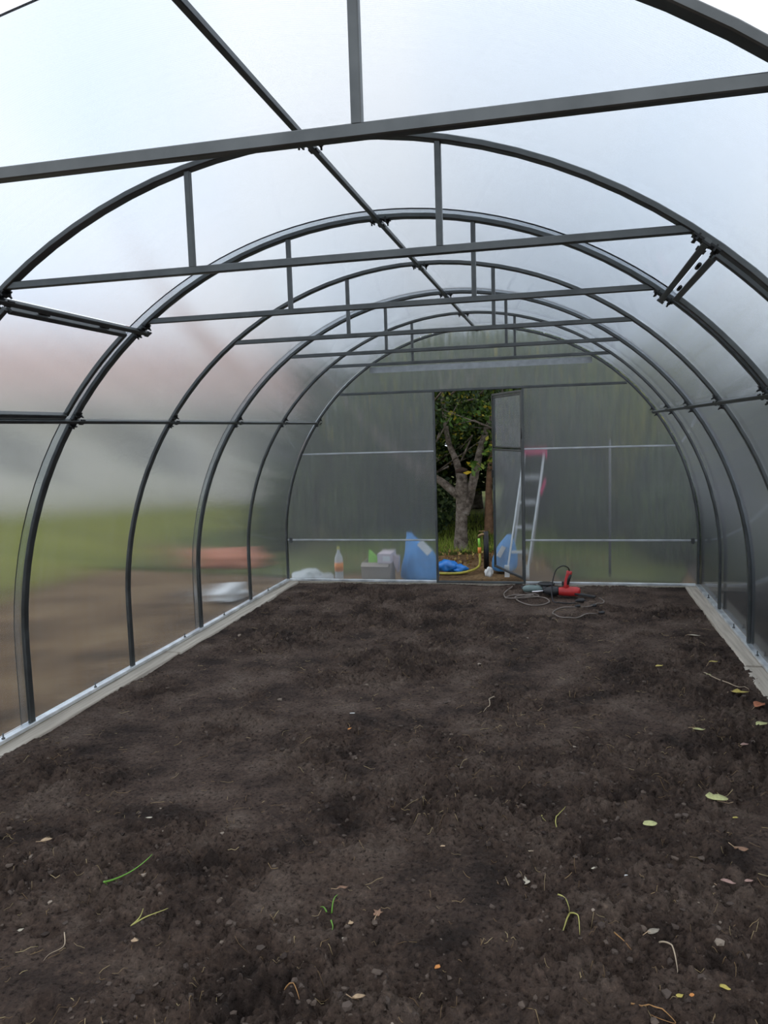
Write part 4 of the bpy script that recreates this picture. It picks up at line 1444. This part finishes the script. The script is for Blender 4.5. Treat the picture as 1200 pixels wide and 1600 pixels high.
V, F = leaf_cloud(15000, [(-0.4, 10.3, 2.2, 1.7, 1.2, 0.9), (0.8, 10.4, 1.7, 0.9, 0.8, 0.6), (-1.7, 10.2, 1.9, 0.9, 0.8, 0.8), (-0.1, 10.6, 1.25, 0.5, 0.5, 0.35), (-0.9, 10.7, 1.35, 0.5, 0.5, 0.35), (-0.5, 9.75, 1.75, 0.6, 0.25, 0.35)], 0.065, 3)
o = cloud_obj('leaves', V - np.array([-0.52, 10.0, -0.06]), F, LEAF, ap)
V, F = leaf_cloud(150, [(-0.28, 9.75, 1.02, 0.16, 0.1, 0.10), (-0.50, 9.7, 1.62, 0.20, 0.1, 0.14), (-0.08, 9.8, 1.25, 0.14, 0.1, 0.16), (-0.15, 9.8, 1.75, 0.2, 0.1, 0.12)], 0.10, 13)
cloud_obj('low_leaves', V - np.array([-0.52, 10.0, -0.06]), F, island_mat('bright_tree_leaf', [(0, (0.07, 0.16, 0.03)), (0.8, (0.16, 0.27, 0.05)), (0.93, (0.6, 0.42, 0.03))], 0.4, 0.3), ap, label='brighter green and yellow leaves on the low twigs')

at_ = empty('young_tree', (-0.28, 11.5, -0.06), 'slender orange brown trunk behind the apple tree, next to the door leaf', 'tree')
lb = MB()
limb(lb, [(-0.29, 11.5, -0.08), (-0.285, 11.5, 0.3), (-0.27, 11.5, 0.8), (-0.2, 11.6, 1.6), (-0.15, 11.6, 2.6)], [0.08, 0.06, 0.045, 0.03, 0.015])
lb.build('trunk', simple('orange_bark', (0.30, 0.17, 0.10), 0.9, vary=0.4, scale=14, bump=0.4), at_)
V, F = leaf_cloud(5000, [(0, 0.2, 2.2, 0.8, 0.7, 0.9)], 0.09, 5)
cloud_obj('leaves', V, F, LEAF, at_)

# background row: three crowns shared by all the trees
CR = []
for q, (bl, n) in enumerate([
        ([(0, 0, 2.6, 1.2, 1.1, 1.5), (0.6, 0.1, 1.5, 0.8, 0.8, 0.8), (-0.6, -0.1, 1.6, 0.8, 0.8, 0.9), (0.1, 0, 4.0, 0.7, 0.7, 0.9)], 9000),
        ([(0, 0, 2.0, 1.3, 1.0, 1.2), (-0.5, 0, 3.0, 0.9, 0.8, 0.9), (0.7, 0, 2.8, 0.8, 0.8, 0.8), (0.2, 0, 0.9, 1.0, 0.8, 0.6)], 9000),
        ([(0, 0, 1.2, 0.9, 0.8, 1.0), (0.1, 0, 2.6, 0.7, 0.7, 1.0), (0, 0, 3.9, 0.45, 0.45, 0.8)], 7000)]):
    CR.append(leaf_cloud(n, bl, 0.115, 50 + q))
CRM, TRM = {}, None


def back_tree(x, y, kind, s, mat, label, rot):
    e = empty('tree', (x, y, -0.06), label, 'tree', 'trees behind the end wall')
    e.rotation_euler = (0, 0, rot)
    top = (4.9, 3.9, 4.7)[kind]
    e.scale = (s * 1.15, s * 1.15, min(s, (1.56 + y * 0.135) / top))
    key = (kind, mat.name)
    if key not in CRM:
        o = cloud_obj('crown', CR[kind][0], CR[kind][1], mat, e)
        mb = MB()
        limb(mb, [(0, 0, -0.02), (0.02, 0, 0.8), (-0.03, 0.02, 1.8), (0.03, 0, 3.2)], [0.12, 0.09, 0.06, 0.02], 4, 10)
        t = mb.build('trunk', BARK, None)
        t.parent = e
        CRM[key] = (o, t)
    else:
        for src in CRM[key]:
            c = src.copy()
            COL.objects.link(c)
            c.parent = e
    return e


for x, y, kd, s, mt, lb_, ro in (
        (-3.1, 11.6, 2, 1.0, LEAF_DARK, 'dark narrow tree blurred behind the far left corner of the end wall', 0.3),
        (-2.3, 11.9, 0, 0.95, LEAF_DARK, 'dark tree blurred behind the left half of the end wall, above the bottle', 1.1),
        (-1.5, 13.0, 1, 1.2, LEAF, 'green tree blurred behind the wall just left of the doorway', 2.0),
        (0.2, 13.4, 1, 1.25, LEAF_DARK, 'dark dense tree filling the doorway behind the apple tree', 0.5),
        (1.2, 12.4, 0, 0.95, LEAF_DARK, 'dark tree blurred right of the door leaf, behind the stepladder', 4.0),
        (2.1, 11.3, 1, 0.8, LEAF_YELLOW, 'yellow green tree blurred behind the right half of the end wall', 2.2),
        (3.3, 12.8, 0, 0.8, LEAF_DARK, 'tall dark tree blurred beyond the far right corner', 5.2),
        (4.3, 11.9, 1, 0.72, LEAF, 'green tree blurred through the right wall, beyond the fence', 0.2),
        (-0.9, 15.2, 1, 1.3, LEAF_DARK, 'dark tree farthest behind the doorway, left one', 3.3),
        (0.6, 16.0, 1, 1.3, LEAF_DARK, 'dark tree farthest behind the doorway, right one', 0.9),
        (5.4, 13.2, 2, 0.72, LEAF_DARK, 'narrow dark tree farthest right, seen through the right wall', 1.7)):
    back_tree(x, y, kd, s, mt, lb_, ro)

SH = leaf_cloud(4500, [(0, 0, 0.45, 0.62, 0.5, 0.5), (0.2, 0, 0.95, 0.4, 0.35, 0.35)], 0.085, 66)
shp = None
for x, y, s, ro, lb_ in ((-3.0, 9.9, 0.9, 0.2, 'low dark bush outside, behind the far left corner'), (-2.1, 10.6, 1.0, 1.3, 'low dark bush blurred behind the bottle'), (-1.35, 11.2, 1.1, 2.9, 'low dark bush blurred behind the cardboard box'),
                         (1.1, 10.5, 0.9, 4.1, 'low dark bush blurred behind the stepladder'), (2.0, 10.3, 1.1, 5.0, 'low dark bush blurred behind the right half of the end wall'), (2.0, 9.2, 0.7, 2.2, 'low dark bush at the end of the board fence'), (0.35, 12.6, 1.0, 0.9, 'low dark bush behind the apple tree')):
    e = empty('bush', (x, y, -0.06), lb_, 'bush', 'low bushes behind the end wall')
    e.rotation_euler, e.scale = (0, 0, ro), (s, s, s)
    if shp is None:
        shp = [cloud_obj('foliage', SH[0], SH[1], LEAF_DARK, e)]
        mb = MB()
        for q in range(6):
            a = q * 1.05
            mb.tube([(0.05 * math.cos(a), 0.05 * math.sin(a), -0.01), (0.18 * math.cos(a), 0.18 * math.sin(a), 0.4), (0.3 * math.cos(a), 0.3 * math.sin(a), 0.8)], [0.012, 0.009, 0.004], 5)
        t = mb.build('stems', BARK, None)
        t.parent = e
        shp.append(t)
    else:
        for src_ in shp:
            c = src_.copy()
            COL.objects.link(c)
            c.parent = e

# grass blades and litter seen through the doorway
gm = []
gf = []
r = np.random.default_rng(77)
n = 7000
gx, gy = r.uniform(-2.2, 1.6, n), 9.75 + 4.5 * r.random(n) ** 1.5
gh, ga = r.uniform(0.04, 0.12, n), r.uniform(0, 6.28, n)
lx, ly = r.normal(0, 0.03, n), r.normal(0, 0.03, n)
wv = 0.006
V = np.stack([np.stack([gx - wv * np.cos(ga), gy - wv * np.sin(ga), np.full(n, G0)], -1), np.stack([gx + wv * np.cos(ga), gy + wv * np.sin(ga), np.full(n, G0)], -1), np.stack([gx + lx, gy + ly, G0 + gh], -1)], 1).reshape(-1, 3)
cloud_obj('grass', V, np.arange(n * 3).reshape(n, 3), GRASS, None, 'stuff', 'short green grass under the apple tree behind the doorway')
V, F = leaf_cloud(420, [(-0.3, 9.3, -0.045, 1.6, 0.9, 0.012)], 0.055, 91)
cloud_obj('leaf_litter', V, F, island_mat('fallen_orchard_leaves', [(0, (0.10, 0.06, 0.03)), (0.5, (0.28, 0.15, 0.06)), (1, (0.42, 0.34, 0.10))], 0.8), None, 'stuff', 'brown fallen leaves on the earth behind the door sill')

# ------------------------------------------------------------------ beyond the side walls
fn = empty('board_fence', (2.52, 9.0, -0.06), 'low dark grey board fence outside the right wall', 'fence')
yb = 3.0
i = 0
rf = random.Random(9)
src = None
FB = MB().box((0, 0, 0.5), (0.022, 0.192, 1.0))
while yb < 16.0:
    if src is None:
        src = FB.build('board', DARK_WOOD, None)
        b = src
    else:
        b = src.copy()
        COL.objects.link(b)
    b.parent = fn
    b.location = (rf.uniform(-0.004, 0.004), yb - 9.0, rf.uniform(-0.008, 0.004))
    yb += 0.2
for zz in (0.25, 0.8):
    MB().box((2.555, 9.4, zz - 0.06), (0.04, 13.0, 0.06)).build('rail', DARK_WOOD, fn)
for k in range(6):
    MB().box((2.59, 3.4 + k * 2.4, 0.44), (0.07, 0.07, 1.0)).build('post', DARK_WOOD, fn)

HX, HY = -11.0, 19.5
ha = math.radians(32)
hs = empty('house', (HX, HY, -0.09), 'pale house with a brown red roof, blurred beyond the left wall', 'house')
hs.rotation_euler = (0, 0, ha)


def hp_(name, mb, mat, parent=hs, label=None):
    o = mb.build(name, mat, None, label=label)
    o.parent = parent
    return o


hp_('wall', MB().box((0, 0, 1.3), (9.0, 6.0, 2.6)), HOUSE_WALL)
rfm = MB()
rfm.add([(-4.9, -3.5, 2.55), (4.9, -3.5, 2.55), (4.9, 0, 4.7), (-4.9, 0, 4.7), (4.9, 3.5, 2.55), (-4.9, 3.5, 2.55)], [(0, 1, 2, 3), (3, 2, 4, 5), (0, 3, 5), (1, 4, 2), (0, 5, 4, 1)])
hp_('roof', rfm, ROOF)
hp_('fascia', MB().box((0, -3.52, 2.62), (9.9, 0.08, 0.28)), TRIMW, label='white fascia board')
for xx in (-2.8, 0.2, 3.0):
    w_ = hp_('window', MB().box((xx, -3.02, 1.45), (1.2, 0.08, 1.1)), TRIMW)
    for s in (-1, 1):
        hp_('pane', MB().box((xx + s * 0.28, -3.07, 1.45), (0.48, 0.02, 0.94)), GLASSDARK, w_)
hp_('chimney', MB().box((1.6, 0.3, 4.9), (0.6, 0.6, 1.4)), ROOF)
